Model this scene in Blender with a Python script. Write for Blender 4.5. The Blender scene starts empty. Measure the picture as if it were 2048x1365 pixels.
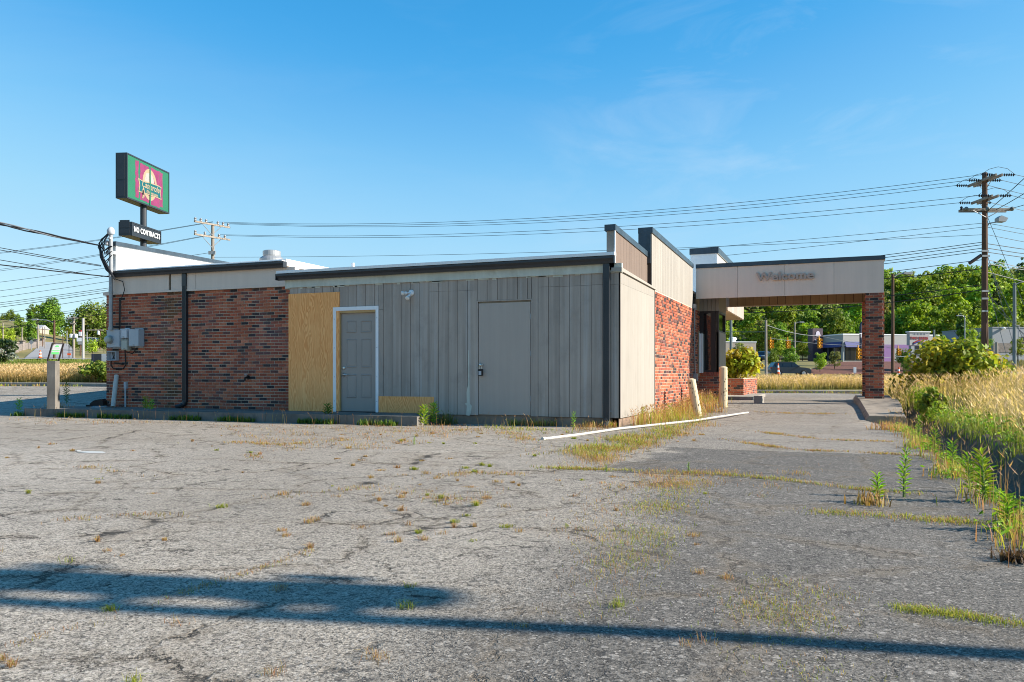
import bpy, math, random
import numpy as np
from mathutils import Vector, Matrix

random.seed(7); rng = np.random.default_rng(7)
SC = bpy.context.scene; COL = SC.collection

# ------------------------------------------------------------------ camera
F = 1640.0; HOR = 750.0; H = 0.95; TH = math.atan2(654.0, F)
C, S = math.cos(TH), math.sin(TH)
cam = bpy.data.cameras.new('camera'); camo = bpy.data.objects.new('camera', cam); COL.objects.link(camo)
camo.location = (0, 0, H); camo.rotation_euler = (math.pi/2, 0, TH)
cam.sensor_width = 36.0; cam.lens = 36.0*F/2048; cam.shift_y = (HOR-682.5)/2048
cam.clip_start = 0.05; cam.clip_end = 4000
SC.camera = camo

# ------------------------------------------------------------------ sky, sun, exposure
EL, AZ = math.radians(28.0), math.radians(11.5)          # sun height; angle from +X towards +Y
sunv = Vector((math.cos(AZ)*math.cos(EL), math.sin(AZ)*math.cos(EL), math.sin(EL)))
w = bpy.data.worlds.new('World'); SC.world = w; w.use_nodes = True
wn = w.node_tree; wn.nodes.clear()
out = wn.nodes.new('ShaderNodeOutputWorld'); bg = wn.nodes.new('ShaderNodeBackground')
sky = wn.nodes.new('ShaderNodeTexSky'); sky.sky_type = 'NISHITA'; sky.sun_disc = False
sky.sun_elevation = EL; sky.sun_rotation = math.pi/2-AZ
sky.altitude = 0; sky.air_density = 1.0; sky.dust_density = 0.0; sky.ozone_density = 3.0
bg.inputs['Strength'].default_value = 0.080
tc = wn.nodes.new('ShaderNodeTexCoord')
mp = wn.nodes.new('ShaderNodeMapping'); mp.inputs['Scale'].default_value = (3.0, 1.2, 9.0); mp.inputs['Rotation'].default_value = (0.25, 0.5, 0.4)
no = wn.nodes.new('ShaderNodeTexNoise'); no.inputs['Scale'].default_value = 1.6; no.inputs['Detail'].default_value = 9; no.inputs['Roughness'].default_value = 0.62; no.inputs['Distortion'].default_value = 0.6
rp = wn.nodes.new('ShaderNodeMapRange'); rp.inputs[1].default_value = 0.47; rp.inputs[2].default_value = 0.95; rp.inputs[4].default_value = 0.28
mx = wn.nodes.new('ShaderNodeMix'); mx.data_type = 'RGBA'; mx.inputs['B'].default_value = (3.6, 4.3, 5.0, 1)
L = wn.links.new
wd = wn.nodes.new('ShaderNodeVectorMath'); wd.operation = 'DOT_PRODUCT'; wd.inputs[1].default_value = (-.075, .968, .24); L(tc.outputs['Generated'], wd.inputs[0])
wm = wn.nodes.new('ShaderNodeMapRange'); wm.interpolation_type = 'SMOOTHSTEP'; wm.inputs[1].default_value = .955; wm.inputs[2].default_value = .995; wm.inputs[3].default_value = .25; wm.inputs[4].default_value = 1.7; L(wd.outputs['Value'], wm.inputs[0])
wx = wn.nodes.new('ShaderNodeMath'); wx.operation = 'MULTIPLY'
L(tc.outputs['Generated'], mp.inputs[0]); L(mp.outputs[0], no.inputs['Vector']); L(no.outputs['Fac'], rp.inputs[0]); L(rp.outputs[0], wx.inputs[0]); L(wm.outputs[0], wx.inputs[1]); L(wx.outputs[0], mx.inputs['Factor'])
KX = 0.18  
def vsc(k):
    v = wn.nodes.new('ShaderNodeVectorMath'); v.operation = 'SCALE'; v.inputs['Scale'].default_value = k; return v
a_, b_ = vsc(KX), vsc(1/KX); cv = wn.nodes.new('ShaderNodeRGBCurve')          # the clear, saturated blue of this morning
for ch, pts in ((0, [(0,0),(.19,.054),(.25,.135),(.37,.285),(.65,.46),(1,.62),(1.6,1.05)]), (1, [(0,0),(.34,.342),(.60,.59),(1,.74),(1.6,1.05)]), (2, [(0,0),(.60,.72),(.72,.80),(.9,.87),(1.2,.90),(1.6,1.1)])):
    c = cv.mapping.curves[ch]
    c.points[0].location = pts[0]; c.points[1].location = pts[-1]
    for q in pts[1:-1]: c.points.new(*q)
cv.mapping.extend = 'EXTRAPOLATED'; cv.mapping.use_clip = False; cv.mapping.update()
L(sky.outputs[0], a_.inputs[0]); L(a_.outputs[0], cv.inputs['Color']); L(cv.outputs[0], b_.inputs[0]); L(b_.outputs[0], mx.inputs['A']); L(mx.outputs['Result'], bg.inputs['Color']); L(bg.outputs[0], out.inputs[0])
sl = bpy.data.lights.new('sun', 'SUN'); sl.energy = 4.2; sl.angle = math.radians(0.53); sl.color = (1.0, 0.915, 0.80)
so = bpy.data.objects.new('sun', sl); COL.objects.link(so); so.rotation_euler = (-sunv).to_track_quat('-Z', 'Y').to_euler(); so.location = (20, 5, 30)
SC.view_settings.view_transform = 'Standard'; SC.view_settings.look = 'None'; SC.view_settings.gamma = 1
SC.view_settings.use_curve_mapping = False; SC.view_settings.exposure = 1.32
SC.render.engine = 'CYCLES'; SC.cycles.max_bounces = 6; SC.cycles.filter_width = 1.0; SC.cycles.transparent_max_bounces = 8

# ------------------------------------------------------------------ from the photograph to the place
R = Vector((C, S, 0)); D = Vector((-S, C, 0))
def Wp(px, py, Z):                      # a point at depth Z
    p = R*((px-1024)/F*Z)+D*Z; p.z = H+(HOR-py)*Z/F; return p
def Gp(px, py, z=0.0):                  # a point at height z
    return Wp(px, py, (H-z)*F/(py-HOR))
def Xat(px, Y):
    t = (px-1024)/F; return (t*C-S)*Y/(C+t*S)
def Yat(px, X):
    t = (px-1024)/F; return X*(C+t*S)/(t*C-S)
def depth(X, Y): return -S*X+C*Y
def zat(px, py, Y):
    return H+(HOR-py)*depth(Xat(px, Y), Y)/F
def sm(a, b, x):
    t = np.clip((np.asarray(x, float)-a)/(b-a), 0, 1); return t*t*(3-2*t)

# ------------------------------------------------------------------ mesh builder and object helpers
ORG = {}
def org(o): return ORG.get(o.name, Vector((0, 0, 0))) if o else Vector((0, 0, 0))
class MB:
    def __init__(s): s.v = []; s.f = []; s.m = []; s.c = []
    def add(s, vs, fs, m=0, c=None):
        b = len(s.v); s.v += [tuple(p) for p in vs]
        for f in fs: s.f.append([b+i for i in f]); s.m.append(m); s.c.append(c)
        return s
    def box(s, x0, y0, z0, x1, y1, z1, m=0, c=None):
        return s.add([(x0,y0,z0),(x1,y0,z0),(x1,y1,z0),(x0,y1,z0),(x0,y0,z1),(x1,y0,z1),(x1,y1,z1),(x0,y1,z1)],
                     [(3,2,1,0),(4,5,6,7),(0,1,5,4),(1,2,6,5),(2,3,7,6),(3,0,4,7)], m, c)
    def obox(s, o, u, v, t, m=0, c=None):       # corner o, edges u v t
        o, u, v, t = map(Vector, (o, u, v, t))
        if u.cross(v).dot(t) < 0: u, v = v, u
        return s.add([o,o+u,o+u+v,o+v,o+t,o+u+t,o+u+v+t,o+v+t],
                     [(3,2,1,0),(4,5,6,7),(0,1,5,4),(1,2,6,5),(2,3,7,6),(3,0,4,7)], m, c)
    def tube(s, pts, r, n=8, m=0, c=None, cap=True):
        pts = [Vector(p) for p in pts]; k = len(pts); rr = r if isinstance(r, (list, tuple)) else [r]*k
        vs = []; fs = []
        d0 = (pts[1]-pts[0]).normalized(); a = d0.orthogonal().normalized()
        for i, p in enumerate(pts):
            d = (pts[min(i+1, k-1)]-pts[max(i-1, 0)]).normalized()
            a = (a-d*a.dot(d)); a = a.normalized() if a.length > 1e-6 else d.orthogonal().normalized()
            b = d.cross(a)
            for j in range(n):
                t = 2*math.pi*j/n; vs.append(p+(a*math.cos(t)+b*math.sin(t))*rr[i])
        for i in range(k-1):
            for j in range(n): fs.append((i*n+j, i*n+(j+1)%n, (i+1)*n+(j+1)%n, (i+1)*n+j))
        if cap: fs.append(tuple(range(n-1, -1, -1))); fs.append(tuple((k-1)*n+j for j in range(n)))
        return s.add(vs, fs, m, c)
    def lathe(s, o, prof, n=16, axis=(0,0,1), m=0, c=None):
        o = Vector(o); ax = Vector(axis).normalized(); a = ax.orthogonal().normalized(); b = ax.cross(a)
        vs = []; fs = []
        for r, h in prof:
            for j in range(n):
                t = 2*math.pi*j/n; vs.append(o+ax*h+(a*math.cos(t)+b*math.sin(t))*max(r, 1e-4))
        for i in range(len(prof)-1):
            for j in range(n): fs.append((i*n+j, i*n+(j+1)%n, (i+1)*n+(j+1)%n, (i+1)*n+j))
        fs.append(tuple(range(n-1, -1, -1))); fs.append(tuple((len(prof)-1)*n+j for j in range(n)))
        return s.add(vs, fs, m, c)
    def prism(s, poly, ext, m=0, c=None):
        poly = [Vector(p) for p in poly]; ext = Vector(ext); n = len(poly)
        nn = Vector((0,0,0))
        for i in range(n): nn += poly[i].cross(poly[(i+1) % n])
        if nn.dot(ext) < 0: poly = poly[::-1]
        return s.add(poly+[p+ext for p in poly], [tuple(range(n-1,-1,-1)), tuple(range(n,2*n))]+[(i,(i+1)%n,n+(i+1)%n,n+i) for i in range(n)], m, c)
    def poly(s, pts, m=0, c=None): return s.add(pts, [tuple(range(len(pts)))], m, c)
    def mesh(s, name, mats, off=Vector((0,0,0)), smooth=False):
        me = bpy.data.meshes.new(name)
        me.from_pydata([(a-off[0], b-off[1], c-off[2]) for a, b, c in s.v], [], s.f)
        for m in (mats if isinstance(mats, (list, tuple)) else [mats]): me.materials.append(m)
        if any(s.m): me.polygons.foreach_set('material_index', s.m)
        if any(x is not None for x in s.c):
            at = me.color_attributes.new('Col', 'FLOAT_COLOR', 'CORNER'); buf = []
            for f, c in zip(s.f, s.c):
                c = c or (1, 1, 1); buf += [c[0], c[1], c[2], 1.0]*len(f)
            at.data.foreach_set('color', buf)
        if smooth: me.polygons.foreach_set('use_smooth', [True]*len(s.f))
        me.update(); return me
    def build(s, name, mats, parent=None, smooth=False, label=None, kind=None, **kw):
        me = s.mesh(name, mats, org(parent), smooth)
        return link(name, me, parent, label, kind, **kw)
def link(name, me, parent=None, label=None, kind=None, cat=None, group=None):
    o = bpy.data.objects.new(name, me); COL.objects.link(o)
    if parent: o.parent = parent; ORG[o.name] = org(parent)
    tag(o, label, cat, group, kind); return o
def tag(o, label=None, cat=None, group=None, kind=None):
    if label: o['label'] = label
    if cat: o['category'] = cat
    if group: o['group'] = group
    if kind: o['kind'] = kind
    return o
def thing(name, label, cat, loc, group=None):
    o = bpy.data.objects.new(name, None); COL.objects.link(o); o.location = loc; o.empty_display_size = .1
    ORG[o.name] = Vector(loc); return tag(o, label, cat, group)
def copy_thing(root, loc, rz=0.0, sc=1.0, label=None):
    def rec(o, par):
        c = o.copy(); COL.objects.link(c)
        if par: c.parent = par
        for ch in o.children: rec(ch, c)
        return c
    c = rec(root, None); c.location = loc; c.rotation_euler = (0, 0, rz); c.scale = (sc, sc, sc) if not isinstance(sc, tuple) else sc
    if label: c['label'] = label
    return c
def text(name, s, size, m, o, xd, up, parent=None, ext=.01, off=0.0, shear=0.0, sx=1.0, align='CENTER', label=None, spc=1.0):
    cu = bpy.data.curves.new(name, 'FONT'); cu.body = s; cu.size = size; cu.extrude = ext; cu.offset = off; cu.shear = shear
    cu.align_x = align; cu.space_character = spc; cu.align_y = 'CENTER'; cu.resolution_u = 3
    t = bpy.data.objects.new('tmp', cu); COL.objects.link(t)
    dg = bpy.context.evaluated_depsgraph_get(); me = bpy.data.meshes.new_from_object(t.evaluated_get(dg))
    bpy.data.objects.remove(t)
    xd = Vector(xd).normalized(); up = Vector(up).normalized(); nn = xd.cross(up); o = Vector(o)-org(parent)
    me.transform(Matrix(((xd.x*sx,up.x,nn.x,o.x),(xd.y*sx,up.y,nn.y,o.y),(xd.z*sx,up.z,nn.z,o.z),(0,0,0,1))))
    me.materials.clear(); me.materials.append(m); me.name = name
    return link(name, me, parent, label)
def np_mesh(name, V, tris, mat, col=None, off=Vector((0,0,0))):
    """V (n,3), tris (m,3); col per vertex (n,3)"""
    me = bpy.data.meshes.new(name); V = np.asarray(V, np.float32)-np.array(off, np.float32); tris = np.asarray(tris, np.int32)
    me.vertices.add(len(V)); me.vertices.foreach_set('co', V.ravel())
    me.loops.add(tris.size); me.loops.foreach_set('vertex_index', tris.ravel())
    me.polygons.add(len(tris)); me.polygons.foreach_set('loop_start', np.arange(0, tris.size, 3, dtype=np.int32))
    if col is not None:
        at = me.color_attributes.new('Col', 'FLOAT_COLOR', 'POINT')
        at.data.foreach_set('color', np.hstack([np.asarray(col, np.float32), np.ones((len(V), 1), np.float32)]).ravel())
    me.materials.append(mat); me.update(); me.validate(); return me
def grid_mesh(name, P, mat, keep=None, smooth=True):
    """P (a,b,3) grid of points"""
    a, b = P.shape[:2]; idx = np.arange(a*b).reshape(a, b)
    q = np.stack([idx[:-1,:-1], idx[1:,:-1], idx[1:,1:], idx[:-1,1:]], -1).reshape(-1, 4)
    if keep is not None: q = q[keep.reshape(-1)]
    me = bpy.data.meshes.new(name); me.from_pydata(P.reshape(-1,3).tolist(), [], q.tolist())
    me.materials.append(mat)
    if smooth: me.polygons.foreach_set('use_smooth', [True]*len(q))
    me.update(); return me

# ------------------------------------------------------------------ materials
class G:
    def __init__(s, name):
        s.mat = bpy.data.materials.new(name); s.mat.use_nodes = True; s.t = s.mat.node_tree; s.t.nodes.clear()
        s.out = s.n('ShaderNodeOutputMaterial'); s.b = s.n('ShaderNodeBsdfPrincipled'); s.l(s.b.outputs[0], s.out.inputs[0])
    def n(s, t, **k):
        x = s.t.nodes.new(t)
        for a, v in k.items(): setattr(x, a, v)
        return x
    def l(s, a, b): s.t.links.new(a, b)
    def setin(s, i, v):
        if hasattr(v, 'is_linked') or hasattr(v, 'links'): s.l(v, i)
        else: i.default_value = v
    def pos(s): return s.n('ShaderNodeNewGeometry').outputs['Position']
    def scl(s, vec, sc):
        x = s.n('ShaderNodeVectorMath', operation='MULTIPLY'); s.l(vec, x.inputs[0]); x.inputs[1].default_value = sc; return x.outputs[0]
    def addv(s, a, b):
        x = s.n('ShaderNodeVectorMath', operation='ADD'); s.l(a, x.inputs[0]); s.l(b, x.inputs[1]); return x.outputs[0]
    def noise(s, vec, sc, det=4, rough=.55, dist=0.0, col=False):
        x = s.n('ShaderNodeTexNoise'); s.l(vec, x.inputs['Vector']); x.inputs['Scale'].default_value = sc
        x.inputs['Detail'].default_value = det; x.inputs['Roughness'].default_value = rough; x.inputs['Distortion'].default_value = dist
        return x.outputs['Color' if col else 'Fac']
    def vor(s, vec, sc, feat='F1', o='Distance', rnd=1.0):
        x = s.n('ShaderNodeTexVoronoi', feature=feat); s.l(vec, x.inputs['Vector']); x.inputs['Scale'].default_value = sc; x.inputs['Randomness'].default_value = rnd
        return x.outputs[o]
    def mr(s, v, a, b, c=0.0, d=1.0, smooth=False):
        x = s.n('ShaderNodeMapRange'); s.l(v, x.inputs[0])
        if smooth: x.interpolation_type = 'SMOOTHSTEP'
        for i, q in enumerate((a, b, c, d)): x.inputs[i+1].default_value = q
        return x.outputs[0]
    def math(s, op, a, b=0.0):
        x = s.n('ShaderNodeMath', operation=op); s.setin(x.inputs[0], a); s.setin(x.inputs[1], b); return x.outputs[0]
    def mix(s, f, a, b, mode='MIX'):
        x = s.n('ShaderNodeMix', data_type='RGBA', blend_type=mode); s.setin(x.inputs['Factor'], f)
        for k, v in (('A', a), ('B', b)):
            if isinstance(v, (tuple, list)): x.inputs[k].default_value = (v[0], v[1], v[2], 1)
            else: s.l(v, x.inputs[k])
        return x.outputs['Result']
    def sep(s, v):
        x = s.n('ShaderNodeSeparateXYZ'); s.l(v, x.inputs[0]); return x.outputs
    def attr(s, name='Col'):
        x = s.n('ShaderNodeAttribute'); x.attribute_name = name; return x.outputs['Color']
    def gray(s, v):
        x = s.n('ShaderNodeCombineColor'); [s.l(v, x.inputs[i]) for i in range(3)]; return x.outputs[0]
    def fin(s, col, rough=.8, bump=None, bs=.3, bd=.01, metal=0.0, spec=.3):
        s.setin(s.b.inputs['Base Color'], (col[0], col[1], col[2], 1) if isinstance(col, tuple) else col)
        s.setin(s.b.inputs['Roughness'], rough); s.b.inputs['Metallic'].default_value = metal; s.b.inputs['Specular IOR Level'].default_value = spec
        if bump is not None:
            x = s.n('ShaderNodeBump'); x.inputs['Strength'].default_value = bs; x.inputs['Distance'].default_value = bd
            s.l(bump, x.inputs['Height']); s.l(x.outputs[0], s.b.inputs['Normal'])
        return s.mat
def paint(name, col, rough=.6, var=.12, sc=1.3, streak=.0, spec=.3, metal=0.0, grain=.0, dirt=None, dirtamt=.0, rnd=0.0, pale=0.0):
    g = G(name); p = g.pos(); n = g.noise(p, sc, 5, .6)
    c = g.mix(1.0, col, g.gray(g.mr(n, .25, .75, 1-var, 1+var)), 'MULTIPLY')
    if streak:
        st = g.noise(g.scl(p, (9, 9, .35)), 1.0, 4, .6)
        c = g.mix(1.0, c, g.gray(g.mr(st, .3, .75, 1-streak, 1+streak*.8)), 'MULTIPLY')
    if pale:
        pn = g.noise(g.scl(p, (7, 7, .22)), 1.0, 3, .5); c = g.mix(g.mr(pn, .55, .72, 0, pale), c, (.50, .49, .47))
    if rnd:
        oi = g.n('ShaderNodeObjectInfo'); c = g.mix(1.0, c, g.gray(g.mr(oi.outputs['Random'], 0, 1, 1-rnd, 1+rnd)), 'MULTIPLY')
    if dirt:
        dn = g.mr(g.noise(g.scl(p, (1.5, 1.5, 1)), 2.2, 6, .7), .52, .72, 0, dirtamt)
        c = g.mix(dn, c, dirt)
    bump = None
    if grain: bump = g.noise(g.scl(p, (60, 60, 3)), 1.0, 3)
    return g.fin(c, rough, bump, grain, .004, metal, spec)
M = {}
M['siding'] = paint('taupe_siding_paint', (.37, .315, .27), .75, .08, 1.0, .20, grain=.6, dirt=(.19,.17,.15), dirtamt=.35, rnd=.06, pale=.42)
M['door'] = paint('grey_door_paint', (.31, .275, .245), .5, .04, .8, .03)
M['tan'] = paint('tan_siding_paint', (.31, .285, .25), .75, .05, 1.0, .10, grain=.4, rnd=.05, dirt=(.2,.17,.14), dirtamt=.2)
M['brown'] = paint('brown_siding_paint', (.175, .130, .105), .8, .10, 1.2, .15, grain=.4)
M['fascia'] = paint('taupe_fascia_paint', (.67, .55, .46), .75, .05, .7, .05, grain=.3)
M['cream'] = paint('peeling_cream_trim', (.52, .53, .46), .7, .12, 3.0, .1, dirt=(.3,.27,.2), dirtamt=.4)
M['white'] = paint('white_paint', (.76, .77, .78), .5, .04, 1.5)
M['roofwhite'] = paint('white_roof_membrane', (.80, .80, .78), .5, .03, 1.0)
M['dark'] = paint('charcoal_metal', (.022, .026, .032), .38, .15, 2.0, .05, spec=.5)
M['cap'] = paint('dark_cap_metal', (.032, .050, .068), .35, .3, 3.0, .2, spec=.5)
M['soffit'] = paint('ochre_soffit_boards', (.36, .25, .15), .8, .12, 2.0, .12)
M['conc'] = paint('weathered_concrete', (.30, .275, .24), .9, .25, 2.0, 0, grain=.3, dirt=(.11,.10,.085), dirtamt=.6)
M['walk'] = paint('old_walk_concrete', (.17, .155, .135), .95, .3, 2.0, 0, grain=.3, dirt=(.06,.055,.045), dirtamt=.7)
M['islandc'] = paint('island_concrete', (.27, .225, .175), .95, .25, 3.0, 0, grain=.3, dirt=(.07,.062,.05), dirtamt=.7)
M['found'] = paint('stained_foundation', (.27, .19, .14), .9, .3, 2.5, .1, dirt=(.08,.06,.05), dirtamt=.8)
M['galv'] = paint('galvanised_metal', (.30, .31, .32), .45, .12, 8, .0, metal=.35, spec=.5)
M['boxgrey'] = paint('grey_meter_paint', (.40, .43, .46), .5, .06, 5)
M['boxpale'] = paint('pale_plastic_box', (.55, .57, .60), .5, .05, 5)
M['boxbeige'] = paint('beige_plastic_box', (.42, .43, .37), .5, .05, 5)
M['pvc'] = paint('white_pvc', (.50, .48, .44), .4, .05, 3, dirt=(.4,.36,.3), dirtamt=.5)
M['bollard'] = paint('chipped_yellowed_paint', (.58, .49, .32), .6, .08, 4, 0, dirt=(.10,.06,.04), dirtamt=.0)
M['black'] = paint('black_rubber', (.012, .012, .013), .5, .1)
M['wire'] = paint('black_cable', (.02, .022, .026), .6, .05)
M['wiregrey'] = paint('grey_cable', (.20, .21, .22), .5, .1, metal=.3)
M['wood'] = paint('creosote_pole_wood', (.115, .065, .042), .85, .2, 1.5, .4, grain=.5)
M['woodgrey'] = paint('weathered_grey_wood', (.29, .25, .21), .85, .2, 2, .3, grain=.4)
M['steelpole'] = paint('grey_green_pole', (.14, .165, .16), .5, .1, 2)
M['glass'] = G('dark_window_glass').fin((.012, .014, .016), .04, spec=.6)
M['frame'] = paint('dark_bronze_frame', (.035, .026, .024), .45, .1)
M['chrome'] = G('brushed_steel').fin((.6, .6, .58), .3, metal=.9)
M['mortar'] = paint('mortar', (.50, .42, .33), .95, .15, 4)
M['lumber'] = paint('raw_lumber', (.50, .32, .14), .7, .1, 3, .15)
# plywood with swirling grain
g = G('plywood_face'); p = g.pos()
wv = g.n('ShaderNodeTexWave', wave_type='BANDS', bands_direction='X'); g.l(g.addv(g.scl(p, (1, 1, .22)), g.scl(g.noise(g.scl(p, (1.0, 1, .35)), 2.6, 3, .5, 0, True), (.55, 0, 0))), wv.inputs['Vector'])
wv.inputs['Scale'].default_value = 9; wv.inputs['Distortion'].default_value = 5.5; wv.inputs['Detail'].default_value = 3; wv.inputs['Detail Scale'].default_value = 1.4
c = g.mix(g.mr(wv.outputs['Fac'], .1, .95), (.78, .30, .088), (.97, .49, .18))
c = g.mix(g.mr(g.noise(g.scl(p, (40, 40, 2.0)), 1, 3), .35, .7, 0, .35), c, (.62, .25, .075))
c = g.mix(g.mr(g.noise(p, .9, 3), .4, .7, 0, .3), c, (.95, .54, .22))
M['ply'] = g.fin(c, .75, wv.outputs['Fac'], .12, .004)
# brick: tint from the face colour, speckle and white flecks from noise
g = G('fired_brick'); p = g.pos(); a = g.attr()
c = g.mix(1.0, a, g.gray(g.mr(g.noise(p, 26, 5, .7), .25, .75, .68, 1.34)), 'MULTIPLY')
fl = g.noise(g.scl(p, (60, 60, 9)), 1.0, 3, .6)
zone = g.mr(g.noise(p, 1.3, 3), .45, .62)
c = g.mix(g.math('MULTIPLY', g.mr(fl, .66, .70), g.mr(zone, 0, 1, .15, .75)), c, (.62, .55, .50))
c = g.mix(g.mr(g.noise(p, .8, 4, .6), .54, .76, 0, .34), c, (.22, .13, .14))
M['brick'] = g.fin(c, .88, g.noise(p, 60, 3), .25, .003)
def asphalt(name):
    """one worn lot: pale old paving, darker newer paving down the drive (edges crumbled by noise), fine crazing"""
    g = G(name); p = g.pos(); x, y, _ = g.sep(p)
    n1 = g.math('SUBTRACT', g.noise(p, .9, 4, .6), .5); n2 = g.math('SUBTRACT', g.noise(p, 9, 4, .7), .5)
    sx = g.math('ADD', x, g.math('ADD', g.math('MULTIPLY', n1, 1.5), g.math('MULTIPLY', n2, .5)))
    sy = g.math('ADD', y, g.math('ADD', g.math('MULTIPLY', n1, .10), g.math('ADD', g.math('MULTIPLY', n2, .08), g.math('MULTIPLY', x, .03))))
    kB = g.math('MULTIPLY', g.mr(sx, -1.75, -.75, 0, 1, True), g.mr(sy, 7.70, 7.66))
    kA = g.math('MULTIPLY', g.math('MULTIPLY', g.mr(g.math('ADD', sx, g.math('MULTIPLY', y, -.12)), -3.25, -3.10), g.mr(sy, 7.74, 7.78)), g.mr(sy, 10.74, 10.70))
    kC = g.math('MULTIPLY', g.mr(sx, -3.6, -3.0, 0, 1, True), g.mr(sy, 10.72, 10.76))
    b1 = g.noise(p, .28, 5, .62); b2 = g.noise(p, 1.9, 6, .7); t = g.math('ADD', g.math('MULTIPLY', g.mr(b1, .32, .68), .6), g.math('MULTIPLY', g.mr(b2, .25, .75), .4))
    c = g.mix(t, (.205, .177, .142), (.355, .312, .256))
    c = g.mix(g.mr(g.noise(p, .11, 3, .5), .52, .68, 0, .45), c, (.38, .345, .30))
    cB = g.mix(t, (.093, .084, .073), (.160, .145, .125)); cC = g.mix(t, (.20, .176, .147), (.285, .251, .21))
    c = g.mix(kC, g.mix(kA, g.mix(g.math('MULTIPLY', kB, .95), c, cB), cB), cC)
    c = g.mix(g.mr(g.noise(g.scl(p, (1, 1, 1)), 1.1, 6, .72), .57, .75, 0, .55), c, (.21, .165, .115))       # silt and rotted weeds
    c = g.mix(g.mr(g.noise(g.scl(p, (.55, .9, 1)), .6, 5, .7), .60, .72, 0, .5), c, (.075, .072, .068))    # old oil and damp marks
    ce = g.vor(p, 135, 'F1', 'Color'); cs = g.sep(ce); f1 = g.noise(p, 70, 3, .8); f2 = g.noise(p, 170, 2, .7); f0 = g.noise(p, 30, 3, .8); f9 = g.noise(p, 12, 3, .8)
    ag = g.math('ADD', g.math('ADD', g.math('ADD', g.math('ADD', g.math('MULTIPLY', g.mr(f9, .3, .7, -.5, .5), .18), g.math('MULTIPLY', g.mr(f0, .3, .7, -.5, .5), .45)), g.math('MULTIPLY', g.mr(f1, .3, .7, -.5, .5), .95)), g.math('MULTIPLY', g.math('SUBTRACT', cs[0], .5), .55)), g.math('MULTIPLY', g.mr(f2, .3, .7, -.5, .5), .35))
    c = g.mix(1.0, c, g.gray(g.mr(ag, -.7, .7, .08, 1.92)), 'MULTIPLY')
    c = g.mix(g.math('MULTIPLY', g.mr(cs[1], .95, .965), .55), c, (.50, .45, .39)); c = g.mix(g.math('MULTIPLY', g.mr(cs[2], .94, .955), .8), c, (.035, .033, .032))
    big = g.sep(g.vor(p, 42, 'F1', 'Color')); c = g.mix(g.math('MULTIPLY', g.mr(big[1], .965, .97), .45), c, (.42, .38, .33)); c = g.mix(g.math('MULTIPLY', g.mr(big[0], .955, .965), .6), c, (.055, .05, .046))
    wp = g.addv(p, g.scl(g.noise(p, 3.0, 6, .75, 0, True), (.5, .5, 0)))
    e1 = g.vor(wp, .75, 'DISTANCE_TO_EDGE'); e2 = g.vor(wp, 2.4, 'DISTANCE_TO_EDGE'); e3 = g.vor(wp, 5.2, 'DISTANCE_TO_EDGE')
    br = g.mr(g.noise(p, 3.2, 4, .7), .40, .56)
    k1 = g.math('MULTIPLY', g.mr(e1, .003, .011, 1, 0), br); k2 = g.math('MULTIPLY', g.math('MULTIPLY', g.mr(e2, .006, .020, 1, 0), g.mr(g.noise(p, .55, 3), .36, .50)), br)
    k3 = g.math('MULTIPLY', g.math('MULTIPLY', g.mr(e3, .010, .034, .8, 0), g.mr(g.noise(p, .42, 4), .54, .64)), br)
    k = g.math('MAXIMUM', g.math('MAXIMUM', k1, k2), k3)
    seam = g.math('MAXIMUM', g.mr(g.math('ABSOLUTE', g.math('SUBTRACT', sy, 7.72)), .012, .035, 1, 0), g.mr(g.math('ABSOLUTE', g.math('SUBTRACT', sy, 10.73)), .012, .035, 1, 0))
    seam = g.math('MULTIPLY', g.math('MULTIPLY', seam, g.mr(x, -2.4, -2.0)), g.mr(g.noise(p, 2.5, 3), .35, .5)); k = g.math('MAXIMUM', k, seam)
    k = g.math('MULTIPLY', k, g.mr(g.math('MAXIMUM', kA, g.math('MAXIMUM', kC, kB)), 0, 1, 1, .6))
    c = g.mix(g.math('MULTIPLY', g.math('MULTIPLY', g.mr(e1, 0, .07, .45, 0), br), 1.0), c, (.22, .17, .115)); c = g.mix(g.math('MULTIPLY', k, .93), c, (.024, .021, .018))
    h = g.math('SUBTRACT', g.math('ADD', g.math('MULTIPLY', f1, .9), g.math('MULTIPLY', g.noise(p, 26, 4, .6), .7)), g.math('MULTIPLY', k, 1.3))
    return g.fin(c, .88, h, .55, .012, 0, .22)
M['asphalt'] = asphalt('worn_asphalt')
M['road'] = paint('road_asphalt', (.27, .26, .255), .85, .08, .2)
M['crack'] = paint('crack_soil', (.035, .028, .02), .95, .3, 9)
def leafmat(name, tr=.35, rnd=.25):
    g = G(name); a = g.attr(); oi = g.n('ShaderNodeObjectInfo')
    c = g.mix(1.0, a, g.gray(g.mr(oi.outputs['Random'], 0, 1, 1-rnd, 1+rnd)), 'MULTIPLY')
    hs = g.n('ShaderNodeHueSaturation'); g.l(g.mr(oi.outputs['Random'], 0, 1, .485, .515), hs.inputs['Hue']); g.l(c, hs.inputs['Color']); c = hs.outputs[0]
    g.fin(c, .6, spec=.25)
    tl = g.n('ShaderNodeBsdfTranslucent'); ms = g.n('ShaderNodeMixShader'); ms.inputs[0].default_value = tr
    g.l(g.mix(1.0, c, (1.25, 1.25, .6), 'MULTIPLY'), tl.inputs[0]); g.l(g.b.outputs[0], ms.inputs[1]); g.l(tl.outputs[0], ms.inputs[2]); g.l(ms.outputs[0], g.out.inputs[0])
    return g.mat
M['leaf'] = leafmat('foliage'); M['blade'] = leafmat('grass_blades', .4, .0)
g = G('meadow_ground'); p = g.pos(); t = g.mr(g.noise(p, .12, 5, .65), .35, .65); t2 = g.mr(g.noise(p, 2.5, 5, .7), .3, .7)
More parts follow.
